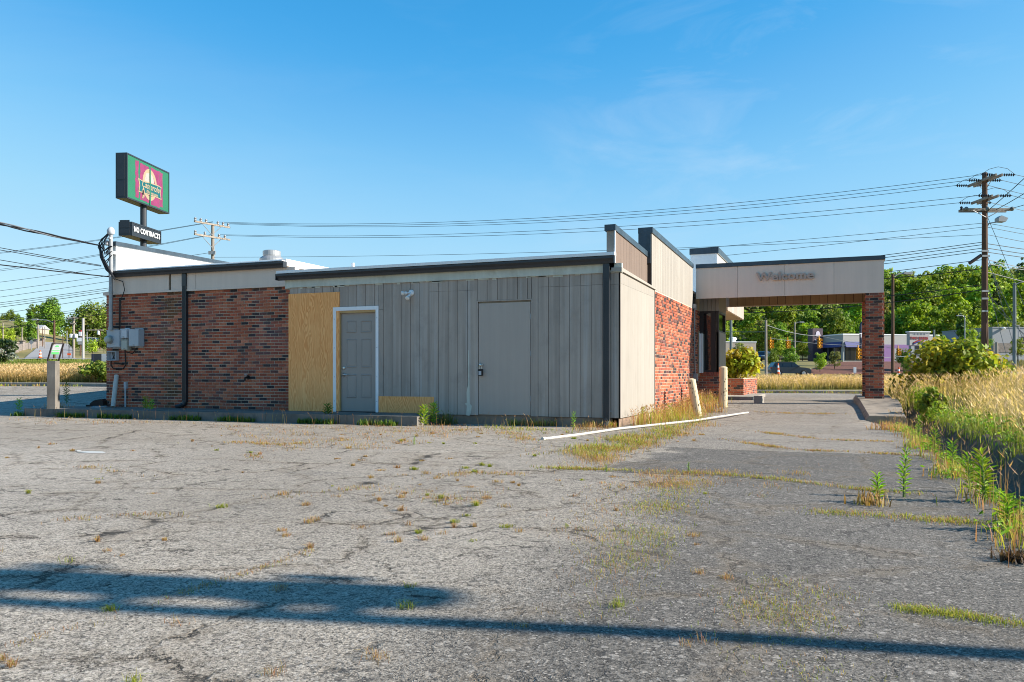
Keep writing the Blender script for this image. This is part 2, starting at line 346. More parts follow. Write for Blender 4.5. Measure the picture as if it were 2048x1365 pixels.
c = g.mix(t, (.155, .150, .045), (.30, .235, .095)); c = g.mix(g.math('MULTIPLY', t2, .5), c, (.10, .085, .035))
M['meadow'] = g.fin(c, .95, g.noise(p, 9, 4), .5, .05)
g = G('bank_soil'); p = g.pos(); c = g.mix(g.mr(g.noise(p, 2.2, 6, .7), .35, .65), (.085, .062, .045), (.17, .125, .085)); c = g.mix(g.mr(g.noise(p, 14, 4), .5, .7, 0, .6), c, (.05, .05, .02))
M['soil'] = g.fin(c, .95, g.noise(p, 12, 5), .8, .04)
g = G('red_mulch'); p = g.pos(); c = g.mix(g.mr(g.noise(p, 6, 6, .75), .35, .65), (.085, .032, .022), (.19, .085, .058))
M['mulch'] = g.fin(c, .95, g.noise(p, 10, 4), .8, .06)

g = G('forest_floor'); p = g.pos(); M['forest_floor'] = g.fin(g.mix(g.noise(p, .7, 6, .7), (.022, .032, .010), (.06, .075, .02)), .95)
g = G('translucent_panel'); tl = g.n('ShaderNodeBsdfTranslucent'); tl.inputs[0].default_value = (.8, .8, .8, 1); ms = g.n('ShaderNodeMixShader'); ms.inputs[0].default_value = .6; g.fin((.75, .75, .75), .5); g.l(g.b.outputs[0], ms.inputs[1]); g.l(tl.outputs[0], ms.inputs[2]); g.l(ms.outputs[0], g.out.inputs[0]); M['panel'] = g.mat
# ------------------------------------------------------------------ the ground
PROF = [(-250, [(0,0),(24,.02),(33,.5),(60,1.6),(70,2.25),(82,2.4),(150,8.5),(200,14),(270,22),(320,23),(600,18),(1000,10)]),
        (62,   [(0,0),(24,.02),(33,.5),(60,1.6),(70,2.25),(82,2.4),(150,7.2),(200,12),(270,18.5),(320,19.5),(600,18),(1000,10)]),
        (130,  [(0,0),(24,.02),(33,.5),(60,1.6),(70,2.25),(82,2.4),(150,6.6),(200,10),(270,13),(320,15),(600,18),(1000,10)]),
        (260,  [(0,0),(24,.02),(33,.5),(60,1.6),(70,2.25),(82,2.4),(150,5.6),(200,9),(270,13),(320,15),(600,18),(1000,10)]),
        (500,  [(0,0),(24,.02),(33,.3),(60,.8),(70,1.2),(82,1.5),(150,4),(200,7),(260,11),(330,14),(600,18),(1000,10)]),
        (1250, [(0,0),(24,.1),(36,.2),(60,.6),(85,.8),(98,.9),(150,4),(200,8),(330,22),(420,26),(600,26),(1000,10)]),
        (1450, [(0,0),(24,.2),(36,.2),(60,.55),(85,.7),(98,.75),(101,.8),(118,2.7),(130,3.1),(160,4),(200,10),(330,30),(420,36),(1000,30)]),
        (2600, [(0,0),(24,.25),(36,.3),(60,.5),(85,.5),(98,.6),(101,.8),(118,2.7),(130,3.1),(160,4),(200,11),(330,36),(420,41),(1000,36)])]
def prof(Z, px):
    Z = np.asarray(Z, float); px = np.clip(np.asarray(px, float), PROF[0][0], PROF[-1][0]); zs = [np.interp(Z, *zip(*k[1])) for k in PROF]
    o = zs[0].copy()
    for i in range(len(PROF)-1):
        a, b = PROF[i][0], PROF[i+1][0]; t = np.clip((px-a)/(b-a), 0, 1); o = np.where(px >= a, zs[i]*(1-t)+zs[i+1]*t, o)
    return o
def lotz(X, Y):
    X = np.asarray(X, float); Y = np.asarray(Y, float)
    return .5*sm(15, 23, Y)*sm(-14, -18, X)+.2*sm(17.5, 22.5, Y)*sm(-14, -8, X)-.13*sm(.35, 1.0, X)*sm(15.5, 17.5, Y)*sm(22.5, 19.5, Y)+.012*np.sin(X*.9+1.3*np.sin(Y*.5))*np.sin(Y*.7)*sm(.2, -.6, X)
def ground_far(X, Y):
    X = np.asarray(X, float); Y = np.asarray(Y, float)
    Zd = depth(X, Y); rr = C*X+S*Y; r = np.hypot(X, Y)
    px = 1024+F*np.where(Zd > .05*r, rr/np.maximum(Zd, .05*r), np.sign(rr)*20)
    return prof(np.where(Zd > .45*r, Zd, .45*r), px)
def bankz(X, Y):
    u = np.asarray(X, float)-1.0; n = .03*np.sin(Y*2.1+np.sin(Y*.7)*2)+.02*np.sin(Y*5.3)
    near = lotz(.9, Y)-.13*sm(-.02, .38, u+n)+(.25+n)*sm(.5, .8, u+n)+.3*sm(.9, 4.5, u)
    k = sm(26, 38, Y); far = ground_far(X, Y); e = sm(11, 16, u)
    return near*(1-k)*(1-e)+far*(1-(1-k)*(1-e))
def tz(X, Y):                                   # visible ground height anywhere
    X = np.asarray(X, float); Y = np.asarray(Y, float)
    lot = (X > -70) & (X <= 1.0) & (Y < 35.5) & ~((X < -16.4) & (Y > 23))
    bank = (X > 1.0) & (X < 17) & (Y < 38)
    return np.where(lot, lotz(X, Y), np.where(bank, bankz(X, Y), ground_far(X, Y)))
fov = np.concatenate([np.radians(np.arange(-180, -37, 2.0)), np.radians(np.arange(-37, 37, .3)), np.radians(np.arange(37, 180.1, 2.0))])
rad = np.concatenate([[.3], np.geomspace(2, 1500, 130)])
A, RR = np.meshgrid(fov, rad, indexing='ij'); rx = np.sin(A)*RR; dz_ = np.cos(A)*RR
TX = C*rx-S*dz_; TY = S*rx+C*dz_; TZ = ground_far(TX, TY)
inlot = sm(-73, -70, TX)*sm(2.5, .5, TX)*sm(37, 35, TY)*np.where((TX < -16.4), sm(24.2, 22.5, TY), 1)
inbank = sm(.5, 1.5, TX)*sm(16.5, 14.5, TX)*sm(37.5, 35.5, TY)
TZ = TZ-.35*np.maximum(inlot, inbank)-np.where(inlot > .5, .3, 0)*0
link('ground', grid_mesh('ground', np.stack([TX, TY, TZ], -1), M['meadow']), kind='structure')
# parking lot
gx = np.concatenate([np.arange(-70, -6, .8), np.arange(-6, 1.01, .25)]); gx[-1] = 1.0; gy = np.concatenate([np.arange(-10, 12, .35), np.arange(12, 35.6, .5)])
PX, PY = np.meshgrid(gx, gy, indexing='ij'); PZ = lotz(PX, PY)
ex = PX.copy(); ex[-1] += .05*np.sin(gy*3.1)+.04*np.sin(gy*7.7)
cx = (PX[:-1, :-1]+PX[1:, 1:])/2; cy = (PY[:-1, :-1]+PY[1:, 1:])/2
link('parking_lot', grid_mesh('parking_lot', np.stack([ex, PY, PZ], -1), M['asphalt'], keep=~((cx < -16.4) & (cy > 23.2))), kind='structure')
# weedy bank beside the drive
bx_ = np.concatenate([np.arange(1.0, 3, .08), np.arange(3, 17.1, .5)]); by_ = np.concatenate([np.arange(-10, 20, .16), np.arange(20, 38.1, .5)])
BX, BY = np.meshgrid(bx_, by_, indexing='ij'); BZ = bankz(BX, BY)+.02*np.sin(BX*19+BY*3)*np.sin(BY*17)*sm(1.2, 1.6, BX)
BX2 = BX.copy(); BX2[0] -= .12; BZ[0] -= .03
link('bank', grid_mesh('bank', np.stack([BX2, BY, BZ], -1), M['soil']), kind='structure')
def kerb(name, pts, wd, h, mat):
    mb = MB(); n = len(pts)
    V = [Vector(p) for p in pts]; vs = []; fs = []
    for i, p in enumerate(V):
        d = (V[min(i+1, n-1)]-V[max(i-1, 0)]); d.z = 0; d.normalize(); q = Vector((-d.y, d.x, 0))
        vs += [p-q*wd/2-Vector((0,0,.2)), p-q*wd/2+Vector((0,0,h-.02)), p-q*(wd/2-.03)+Vector((0,0,h)), p+q*wd/2+Vector((0,0,h)), p+q*wd/2-Vector((0,0,.2))]
    for i in range(n-1):
        for j in range(4): fs.append((i*5+j, (i+1)*5+j, (i+1)*5+j+1, i*5+j+1))
    mb.add(vs, fs); return mb.build(name, mat, kind='structure')
kerb('kerb', [(x, 23.2+.1*math.sin(x*.2), float(lotz(x, 23))) for x in np.arange(-70, -16.2, 1.5)], .22, .14, M['conc'])
kerb('kerb', [(x, 35.6, .2) for x in np.arange(-16, 9, 1.5)], .2, .12, M['conc'])
# roads far off
def sheet(name, rows, mat, lift=.06, nx=10):
    P = []
    for i in range(len(rows)-1):
        for k in range(6):
            t = k/6; a = [rows[i][j]*(1-t)+rows[i+1][j]*t for j in range(3)]
            P.append([Wp(a[1]+(a[2]-a[1])*u/nx, HOR, a[0]) for u in range(nx+1)])
    P = np.array([[(p.x, p.y, 0) for p in r] for r in P]); P[..., 2] = ground_far(P[..., 0], P[..., 1])+lift
    return link(name, grid_mesh(name, P, mat), kind='structure')
sheet('cross_road', [(69, -700, 420), (80, -700, 420)], M['road'], .10, 60)
sheet('uphill_road', [(79.5, 46, 152), (100, 66, 147), (125, 82, 143), (150, 94, 138)], M['road'], .16)
sheet('highway', [(88, 1250, 2900), (101, 1250, 2900)], M['road'], .06, 60)
sheet('mulch_bed', [(102, 1605, 1880), (106, 1612, 1880), (112, 1640, 1880), (118, 1680, 1880), (121, 1700, 1880)], M['mulch'], .12, 20)

sheet('wooded_hillside', [(148, 1380, 2300), (200, 1380, 2300), (262, 1380, 2300), (345, 1380, 2300)], M['forest_floor'], .25, 40)
# ------------------------------------------------------------------ bricks
REDS = [(.34,.088,.045),(.38,.115,.058),(.27,.070,.040),(.36,.105,.056),(.30,.085,.052),(.42,.15,.085)]
DARKS = [(.032,.026,.029),(.060,.042,.040)]
BL, BH, JT = .2032, .0677, .0125
def brick_tint(r, x=None, zone=0.0):
    return random.choice(DARKS) if r < .14 else (.13,.058,.05) if r < .26 else random.choice(REDS)
_bm = {}
def brick_mesh(ax, ln, tint):
    k = (ax, round(ln, 3), tint)
    if k not in _bm:
        b = MB(); d = .007; e = .003
        z0, z1 = 0, BH-JT
        # front face inset by a small arris
        if ax == 'x': P = lambda a, o, z: (a, -o, z)
        elif ax == 'y': P = lambda a, o, z: (o, a, z)
        v = [P(0, -d, z0), P(ln, -d, z0), P(ln, -d, z1), P(0, -d, z1), P(0, d-e, z0), P(ln, d-e, z0), P(ln, d-e, z1), P(0, d-e, z1), P(e, d, e), P(ln-e, d, e), P(ln-e, d, z1-e), P(e, d, z1-e)]
        fs = [(8,9,10,11)]+[(4+i, 4+(i+1) % 4, 8+(i+1) % 4, 8+i) for i in range(4)]+[(i, (i+1) % 4, 4+(i+1) % 4, 4+i) for i in range(4)]
        if ax == 'y': pass
        b.add(v, fs, 0, tint); _bm[k] = b
    return _bm[k]
_bme = {}
def lay(ax, a0, a1, z0, z1, plane, sign=1, seed=1, stain=None):
    """list of (mb, location) for a running-bond face; ax 'x': face towards -Y, 'y': face towards +X (sign -1: towards -X)"""
    rnd = random.Random(seed); out_ = []; nz = int((z1-z0)/BH+.3)
    for k in range(nz):
        a = a0-(BL/2 if k % 2 else 0); JV = JT+.003
        while a < a1-.03:
            b0 = max(a, a0); b1 = min(a+BL-JV, a1); a += BL
            if b1-b0 < .04: continue
            ln = round((b1-b0)*50)/50 if (b1-b0) < BL-JV-.001 else BL-JV
            t = brick_tint(rnd.random()) if True else None
            if rnd.random() < .12 and t not in DARKS: t = tuple(q*1.25 for q in t)
            if stain:
                m = stain((b0+b1)/2, z0+k*BH)
                if m > rnd.random(): t = (.17,.075,.036) if rnd.random() < .6 else (.10,.048,.026)
            off = rnd.uniform(-.0025, .0025)
            loc = (b0, plane+off, z0+k*BH) if ax == 'x' else (plane+off, b0, z0+k*BH)
            out_.append((ax, ln, t, loc, sign))
    return out_
def put_bricks(lst, parent, single=None):
    """single: list of bricks that become objects; all else joined"""
    o0 = org(parent)
    for ax, ln, t, loc, sg in (single or []):
        k = (ax, ln, t, sg)
        if k not in _bme:
            b = brick_mesh(ax, ln, t); b2 = MB(); b2.v = [(-x if (ax == 'y' and sg < 0) else x, y, z) for x, y, z in b.v]; b2.f = b.f; b2.m = b.m; b2.c = b.c
            _bme[k] = b2.mesh('brick', M['brick'])
        o = link('brick', _bme[k], parent); o.location = Vector(loc)-o0
    if lst:
        J = MB()
        for ax, ln, t, loc, sg in lst:
            b = brick_mesh(ax, ln, t)
            J.add([((-x if (ax == 'y' and sg < 0) else x)+loc[0], y+loc[1], z+loc[2]) for x, y, z in b.v], b.f, 0, t)
        J.build('bricks', M['brick'], parent, kind='stuff')

# ------------------------------------------------------------------ the empty commercial building
YA, YB = 14.47, 14.87
XA0, XA1 = Xat(579, YA), Xat(1241, YA); XS = XA1; XP = XS-.11
XL = Xat(213, YB)
bld = thing('empty_commercial_building', 'low empty commercial building with brick, grey siding and boarded back wall', 'building', (XL, YB, 0))
core = MB()
core.box(XL+.12, YB+.16, -.3, XS-.06, 27.4, 2.74); core.box(XL+.12, YB+.16, 2.74, XS-.3, 27.4, 3.25); core.box(XL+.12, 27.4, -.3, -5.0, 30.8, 3.25)
core.box(XA0+.05, YA+.06, -.3, XS-.3, YB+.15, 3.0)
core.build('inner_wall', M['mortar'], bld)
# roof: membrane decks, drip edge
rf = MB(); rf.box(XL+.1, YB-.02, 3.34, Xat(573, YB), 21, 3.49); rf.box(XA0-.09, YB+.4, 3.26, XS-.13, 30.6, 3.3)
rf.box(XA0-.02, YA-.14, 3.10, XS-.10, YB+.5, 3.145); roof = rf.build('roof', M['roofwhite'], bld)
# left-hand brick wall
bw = MB(); bw.box(XL+.012, YB+.004, -.2, XA0+.05, YB+.15, 2.88); wallB = bw.build('brick_wall', M['mortar'], bld)
xs = Xat(341, YB)
def stain(x, z): 
    d = abs(x-xs-.05*math.sin(z*3))
    return max(0, 1-d/.30)*.95 if z > .4 else max(0, 1-d/.2)*.5
allb = lay('x', XL, XA0-.01, .18, 2.87, YB, 1, 3, stain)
key = lambda b: depth(b[3][0], b[3][1])
allb.sort(key=key); put_bricks(allb[300:], wallB, allb[:300])
endb = lay('y', YB+.11, YB+2.2, .18, 2.87, XL, -1, 33); put_bricks(endb, wallB)
cp = MB(); cp.box(XL-.05, YB-.06, 2.875, Xat(227, YB), YB+.4, 2.95); cp.build('wall_cap', M['fascia'], bld)
# fascia band above the brick
fx = Xat(226, YB)
fb = MB(); xj = [fx, Xat(343, YB)-.035, Xat(343, YB)+.035, Xat(394, YB), XA0-.12]
fb.box(xj[0], YB-.05, 2.885, xj[1], YB+.1, 3.30); fb.box(xj[2], YB-.05, 2.885, xj[3]-.004, YB+.1, 3.30); fb.box(xj[3]+.004, YB-.05, 2.885, xj[4], YB+.1, 3.30)
fb.box(xj[0], YB-.058, 2.883, xj[4], YB-.045, 2.93); fb.build('fascia', M['fascia'], bld)
rg = MB(); rg.box(xj[1], YB-.03, 2.86, xj[2], YB+.05, 3.28); rg.build('fascia_joint', M['soil'], bld, label='dark rotten joint in the fascia boards')
def gutter(x0, x1, y, z, h=.125, d=.125):
    b = MB(); pr = [(x0, y, z), (x0, y-d*.62, z), (x0, y-d*.72, z+h*.35), (x0, y-d, z+h*.7), (x0, y-d, z+h), (x0, y-d+.015, z+h), (x0, y-d+.018, z+h-.03), (x0, y, z+h-.03)]
    b.prism(pr, (x1-x0, 0, 0)); b.box(x0-.004, y-d-.002, z-.002, x0+.012, y, z+h+.002); b.box(x1-.012, y-d-.002, z-.002, x1+.004, y, z+h+.002)
    return b.build('gutter', M['dark'], bld)
gutter(Xat(223, YB-.1), Xat(571, YB-.1), YB-.055, 3.29)
gutter(Xat(554, YA-.1), Xat(1229, YA-.1), YA-.03, 2.96)
de = MB(); de.box(Xat(226, YB), YB-.14, 3.435, Xat(566, YB-.1), YB-.02, 3.452); de.box(Xat(560, YA), YA-.137, 3.098, XS-.08, YA-.003, 3.157); de.box(XP+.002, YA-.05, 2.97, XP+.03, YA-.022, 3.555)
de.build('drip_edge', M['white'], bld)
def downspout(x, y, z0, z1, kick=None):
    b = MB(); b.box(x-.055, y-.085, z0+.12, x+.055, y-.005, z1)
    b.box(x-.06, y-.09, z1-.3, x+.06, y-.003, z1-.02)
    for i in range(3): b.box(x-.0565+.028*i+.01, y-.09, z0+.12, x-.0565+.028*i+.02, y-.084, z1-.3)
    e = [(x, y-.045, z0+.16), (x+(kick or 0)*.02, y-.06, z0+.08), (x+(kick or 0)*.12, y-.09-.06*(kick is None), z0+.035), (x+(kick or 0)*.2, y-.11-.14*(kick is None), z0+.02)]
    b.tube(e, [.055, .055, .05, .05], 8); return b.build('downspout', M['dark'], bld)
downspout(Xat(373, YB), YB, .19, 3.3, -1.0)
ds = downspout(Xat(1215, YA), YA-.01, .0, 2.97)
st = MB(); st.box(Xat(1207, YA), YA-.03, .27, Xat(1224, YA), YA-.004, .30); st.build('strap', M['galv'], bld)
# cream trim under the gutter and along the side
tr = MB(); tr.box(XA0-.04, YA-.03, 2.80, XS+.03, YA+.05, 2.965); tr.box(XA0-.1, YA-.022, 2.785, XA0+.02, YA+.12, 3.09)
for i in range(26):
    x = random.uniform(XA0, XS-.3); tr.box(x, YA-.006, 2.80-random.uniform(.012, .035), x+random.uniform(.05, .25), YA-.001, 2.80)
tr.build('trim', M['cream'], bld, label='peeling cream trim board under the gutter')
# grooved siding: one board after another
D1 = (Xat(679.5, YA), Xat(753, YA), 2.255); F1 = (Xat(667, YA), Xat(757.5, YA), 2.35)
D2 = (Xat(955, YA), Xat(1062.5, YA), 2.37)
sw = MB(); 
sw.box(XA0, YA+.022, .16, F1[0]+.03, YA+.06, 2.82); sw.box(F1[0]+.03, YA+.022, F1[2]-.06, F1[1]-.03, YA+.06, 2.82); sw.box(F1[1]-.03, YA+.022, .16, D2[0], YA+.06, 2.82)
sw.box(D2[0], YA+.022, D2[2], D2[1], YA+.06, 2.82); sw.box(D2[1], YA+.022, .16, XS-.03, YA+.06, 2.82)
sid = sw.build('siding_wall', M['frame'], bld)
gap = .0045
def board(x0, x1, z0, z1, par=None, nm='board'):
    b = MB(); b.box(x0+gap, YA, z0, x1-gap, YA+.021, z1); o = b.build(nm, M['siding'], par or sid); return o
edges = []; x = XA0
pitch = [Xat(850+70.5/3.7925*0, YA)]
xs_ = [XA0]+[Xat(560+q*.2637, YA) for q in (135, 197, 260, 321, 385, 452, 517, 582, 649, 716, 784, 850, 919, 990, 1060, 1130, 1201, 1275, 1348, 1422, 1496)]
xs_ += [Xat(900+q*.2783, YA) for q in (267, 340, 410, 485, 557, 633, 708, 784, 860, 940, 1019, 1098, 1178)]+[XS]
for a, b in zip(xs_[:-1], xs_[1:]):
    if b-a < .03: continue
    segs = [(a, b)]
    zlo = .166
    mid = (a+b)/2
    if a > F1[0]-.02 and b < F1[1]+.02: board(a, b, F1[2]+.003, 2.80)
    elif a < F1[0] < b: board(a, F1[0]-.002, zlo, 2.80); board(F1[0], b, F1[2]+.003, 2.80)
    elif a < F1[1] < b: board(a, F1[1], F1[2]+.003, 2.80); board(F1[1]+.002, b, zlo, 2.27); board(F1[1], b, 2.275, 2.80) if False else board(F1[1]+.002, b, 2.276, 2.80)
    elif a > D2[0]-.06 and b < D2[1]+.06: board(max(a, D2[0]-.02), min(b, D2[1]+.02), D2[2]+.012, 2.80)
    elif a < D2[0] <= b:
        board(a, D2[0]-.03, zlo, 2.80); board(D2[0]-.03, b, D2[2]+.012, 2.80)
    elif a <= D2[1] < b:
        board(a, D2[1]+.002, D2[2]+.012, 2.80); board(D2[1]+.003, b, zlo, 2.80)
    else:
        zj = 2.588+random.uniform(-.004, .004)
        if mid > Xat(860, YA): board(a, b, zlo+random.uniform(0, .006), zj); board(a, b, zj+.004, 2.80)
        else: board(a, b, zlo, 2.80)
fd = MB(); fd.box(Xat(868, YA), YA+.03, -.15, XS-.05, YA+.10, .17); fd.box(XS-.16, YA+.03, -.15, XS-.035, YA+2.5, .165); fd.build('foundation', M['found'], bld, label='stained foundation course below the siding')
# boarded-up opening and off-cut
pl = MB(); pl.box(XA0-.015, YA-.014, .185, Xat(679.5, YA), YA-.001, 2.67); pl.build('plywood_sheet', M['ply'], bld, label='tall plywood sheet covering the old opening beside the brick')
pl = MB(); pl.box(F1[1]+.004, YA-.014, .19, Xat(868, YA), YA-.001, .515); pl.build('plywood_sheet', M['ply'], bld, label='low strip of plywood beside the panelled door')
pm_ = MB(); xk = Xat(937, YA); zk = lambda py: zat(937, py, YA)
pm_.prism([(xk-.005, YA-.003, zk(700)), (xk+.012, YA-.003, zk(702)), (xk+.03, YA-.003, zk(808)), (xk+.07, YA-.003, zk(812)), (xk+.055, YA-.003, zk(826)), (xk+.02, YA-.003, zk(832)), (xk-.05, YA-.003, zk(831)), (xk-.035, YA-.003, zk(812)), (xk-.08, YA-.003, zk(808)), (xk-.035, YA-.003, zk(806)), (xk-.04, YA-.003, zk(785)), (xk-.01, YA-.003, zk(770))], (0, .0025, 0))
pm_.build('paint_smear', M['cream'], bld)
# panelled door in its white frame
fr = MB()
fr.box(F1[0], YA-.022, .185, F1[0]+.075, YA+.02, F1[2]); fr.box(F1[1]-.062, YA-.022, .185, F1[1], YA+.02, F1[2]); fr.box(F1[0]+.075, YA-.022, F1[2]-.075, F1[1]-.062, YA+.02, F1[2])
for z in (.4, .9, 1.5, 2.1): fr.box(F1[0]+.03, YA-.025, z, F1[0]+.042, YA-.021, z+.012, 1); fr.box(F1[1]-.035, YA-.025, z, F1[1]-.023, YA-.021, z+.012, 1)
fr.build('door_frame', [M['white'], M['dark']], bld, label='white metal door frame')
jb = MB(); jb.box(F1[0]+.075, YA-.01, .185, F1[0]+.165, YA+.04, F1[2]-.075); jb.box(F1[0]+.165, YA-.008, F1[2]-.125, F1[1]-.062, YA+.04, F1[2]-.075); jb.build('door_jamb', M['lumber'], bld, label='bare yellow lumber jamb')
dx0, dx1, dz0, dz1 = F1[0]+.168, F1[1]-.064, .20, F1[2]-.128
db = MB(); db.box(dx0, YA+.035, dz0, dx1, YA+.08, dz1); door1 = db.build('door', M['door'], bld, label='grey six-panel door')
W_ = dx1-dx0; Hd = dz1-dz0
rows = [(.135, .375), (.445, .735), (.80, .92)]
for r0, r1 in rows:
    for c0, c1 in ((.15, .44), (.56, .85)):
        a, b, e, f = dx0+W_*c0, dx0+W_*c1, dz0+Hd*r0, dz0+Hd*r1; p_ = MB()
        s0 = [(a,YA+.034,e),(b,YA+.034,e),(b,YA+.034,f),(a,YA+.034,f)]
        def ins(k, y): return [(a+k,y,e+k),(b-k,y,e+k),(b-k,y,f-k),(a+k,y,f-k)]
        rings = [ins(0, YA+.034), ins(.012, YA+.022), ins(.026, YA+.033), ins(.05, YA+.028)]
        vs = sum(rings, []); fs = [(i*4+j, i*4+(j+1) % 4, (i+1)*4+(j+1) % 4, (i+1)*4+j) for i in range(3) for j in range(4)]+[(12,13,14,15)]
        p_.add(vs, fs); p_.build('door_panel', M['door'], door1)
hb = MB(); hz = .95; hb.lathe((dx0+.065, YA+.035, hz), [(.036,0),(.036,-.008),(.015,-.02),(.014,-.055)], 14, (0,1,0)); hb.tube([(dx0+.065, YA-.02, hz), (dx0+.12, YA-.028, hz), (dx0+.175, YA-.022, hz-.005)], [.013,.011,.009], 8)
hb.build('handle', M['chrome'], door1, smooth=True)
hb = MB(); hb.lathe((dx0+.065, YA+.035, hz+.14), [(.032,0),(.032,-.012),(.022,-.02),(.012,-.022)], 14, (0,1,0)); hb.build('deadbolt', M['chrome'], door1, smooth=True)
th = MB(); th.box(F1[0]+.08, YA-.02, .178, F1[1]-.06, YA+.09, .198); th.build('threshold', M['dark'], bld)
# flush door
db = MB(); db.box(D2[0]+.022, YA+.004, .185, D2[1]-.018, YA+.05, D2[2]-.045); M['flush'] = paint('flush_door_paint', (.40, .345, .30), .6, .05, .7, .06)
door2 = db.build('door', M['flush'], bld, label='flush siding-coloured door with a padlock box')
fr = MB(); fr.box(D2[0]-.012, YA-.004, D2[2]-.012, D2[1]+.012, YA+.02, D2[2]+.010); fr.box(D2[0]-.012, YA-.004, .17, D2[0]+.010, YA+.02, D2[2]-.012); fr.box(D2[1]-.006, YA-.004, .17, D2[1]+.012, YA+.02, D2[2]-.012); fr.build('door_frame', M['siding'], bld)
for z in (.45, 1.3, 2.0):
    hg = MB(); hg.tube([(D2[1]-.012, YA-.006, z), (D2[1]-.012, YA-.006, z+.1)], .008, 8); hg.build('hinge', M['galv'], door2)
kn = MB(); kn.lathe((D2[0]+.085, YA+.004, 1.14), [(.03,0),(.028,-.01),(.012,-.02),(.012,-.04),(.027,-.05),(.03,-.065),(.02,-.08)], 14, (0,1,0)); kn.build('knob', M['chrome'], door2, smooth=True)
# corner and sunlit side of the annex
sb = MB(); sb.box(XS-.03, YA, .166, XS, YA+.022, 2.80); sb.build('corner_board', M['siding'], sid)
y2 = Yat(1308.3, XS)
ss = MB(); ss.box(XS-.05, YA+.023, .16, XS-.018, y2, 2.82); sids = ss.build('side_siding', M['frame'], bld)
ny = 6; ys = [YA+.0225+(y2-YA-.0225)*i/2 for i in range(3)]
for a, b in zip(ys[:-1], ys[1:]):
    b_ = MB(); b_.box(XS-.017, a+.002, .166, XS+.001, b-.002, 2.60); b_.build('siding_sheet', M['tan'], sids); b_ = MB(); b_.box(XS-.017, a+.002, 2.603, XS+.001, b-.002, 2.81); b_.build('siding_sheet', M['tan'], sids)
b_ = MB(); b_.box(XS-.016, y2, .18, XS+.012, y2+.03, 2.79); b_.build('corner_trim', M['tan'], sids)
def slab_sl(mb, x0, x1, y0, y1, za0, zb0, za1, zb1, m=0):      # box whose bottom/top slope along Y
    mb.add([(x0,y0,za0),(x1,y0,za0),(x1,y1,za1),(x0,y1,za1),(x0,y0,zb0),(x1,y0,zb0),(x1,y1,zb1),(x0,y1,zb1)], [(3,2,1,0),(4,5,6,7),(0,1,5,4),(1,2,6,5),(2,3,7,6),(3,0,4,7)], m)
cpb = MB(); slab_sl(cpb, XS-.16, XS+.035, YA-.05, y2+.05, 2.815, 2.885, 2.765, 2.80); cpb.build('side_trim', M['tan'], bld)
# side brick wall
y3 = Yat(1398, XS)
bw2 = MB(); bw2.box(XS-.15, y2-.1, -.1, XS-.008, 25.5, 2.77); wallS = bw2.build('brick_wall', M['mortar'], bld); put_bricks(lay('y', y2+.03, y3+.12, .04, 2.77, XS, 1, 5), wallS)
# parapets along the side
pa = MB(); slab_sl(pa, XP-.14, XP, YA-.03, Yat(1300, XP), 2.84, 3.58, 2.78, 3.44); par1 = pa.build('parapet', M['tan'], bld, label='low dark brown parapet with a dark cap')
def vboards(par, x, y0, y1, zb0, zb1, zt0, zt1, n, mat, th=.014):
    for i in range(n):
        a = y0+(y1-y0)*i/n; b = y0+(y1-y0)*(i+1)/n; f = lambda y, p, q: p+(q-p)*(y-y0)/(y1-y0)
        m = MB(); slab_sl(m, x, x+th, a+.0035, b-.0035, f(a, zb0, zb1), f(a, zt0, zt1), f(b, zb0, zb1), f(b, zt0, zt1)); m.build('board', mat, par)
yp1 = Yat(1300, XP)
vboards(par1, XP+.001, YA-.02, yp1-.01, 2.86, 2.79, 3.575, 3.435, 14, M['brown'])
m_ = MB(); slab_sl(m_, XP-.17, XP+.035, YA-.07, yp1, 3.555, 3.665, 3.42, 3.53); m_.build('parapet_cap', M['cap'], par1)
XT = XS-.02
yt0, yt1 = Yat(1302, XT), Yat(1384.6, XT)
pa = MB(); slab_sl(pa, XT-.25, XT, yt0, yt1+.0, 2.79, 3.98, 2.77, 3.86); par2 = pa.build('parapet', M['frame'], bld, label='tall tan parapet with a dark cap')
vboards(par2, XT+.001, yt0+.005, yt1-.02, 2.775, 2.765, 3.975, 3.855, 28, M['tan'])
m_ = MB(); slab_sl(m_, XT-.27, XT+.04, yt0-.03, yt1-.02, 3.94, 4.06, 3.83, 3.945); m_.box(XT-.265, yt0-.028, 3.3, XT-.005, yt0-.002, 3.95); m_.build('parapet_cap', M['cap'], par2)
# left and rear parapets
pa = MB(); pa.box(XL+.18, YB-.05, 3.30, XL+.36, 27, 4.06); par3 = pa.build('parapet', M['roofwhite'], bld, label='white parapet along the far end of the roof')
m_ = MB(); m_.box(XL+.14, YB-.09, 4.06, XL+.40, 27.05, 4.16); m_.build('parapet_cap', M['cap'], par3)
pa = MB(); pa.box(-5.0, 30.0, 3.3, -4.06, 36, 5.30); par4 = pa.build('parapet', M['roofwhite'], bld, label='white block of the front parapet above the canopy')
m_ = MB(); m_.box(-5.03, 29.96, 5.30, -4.0, 36.04, 5.52); m_.build('parapet_cap', M['cap'], par4)
# front eave overhang beyond the canopy
oh = MB(); oh.box(-3.9, 26.2, 2.96, -3.22, 30.85, 3.9); oh.build('eave', M['siding'], bld); 
m_ = MB(); m_.box(-3.88, 26.22, 2.945, -3.24, 30.83, 2.958); m_.build('eave_soffit', M['soffit'], bld)
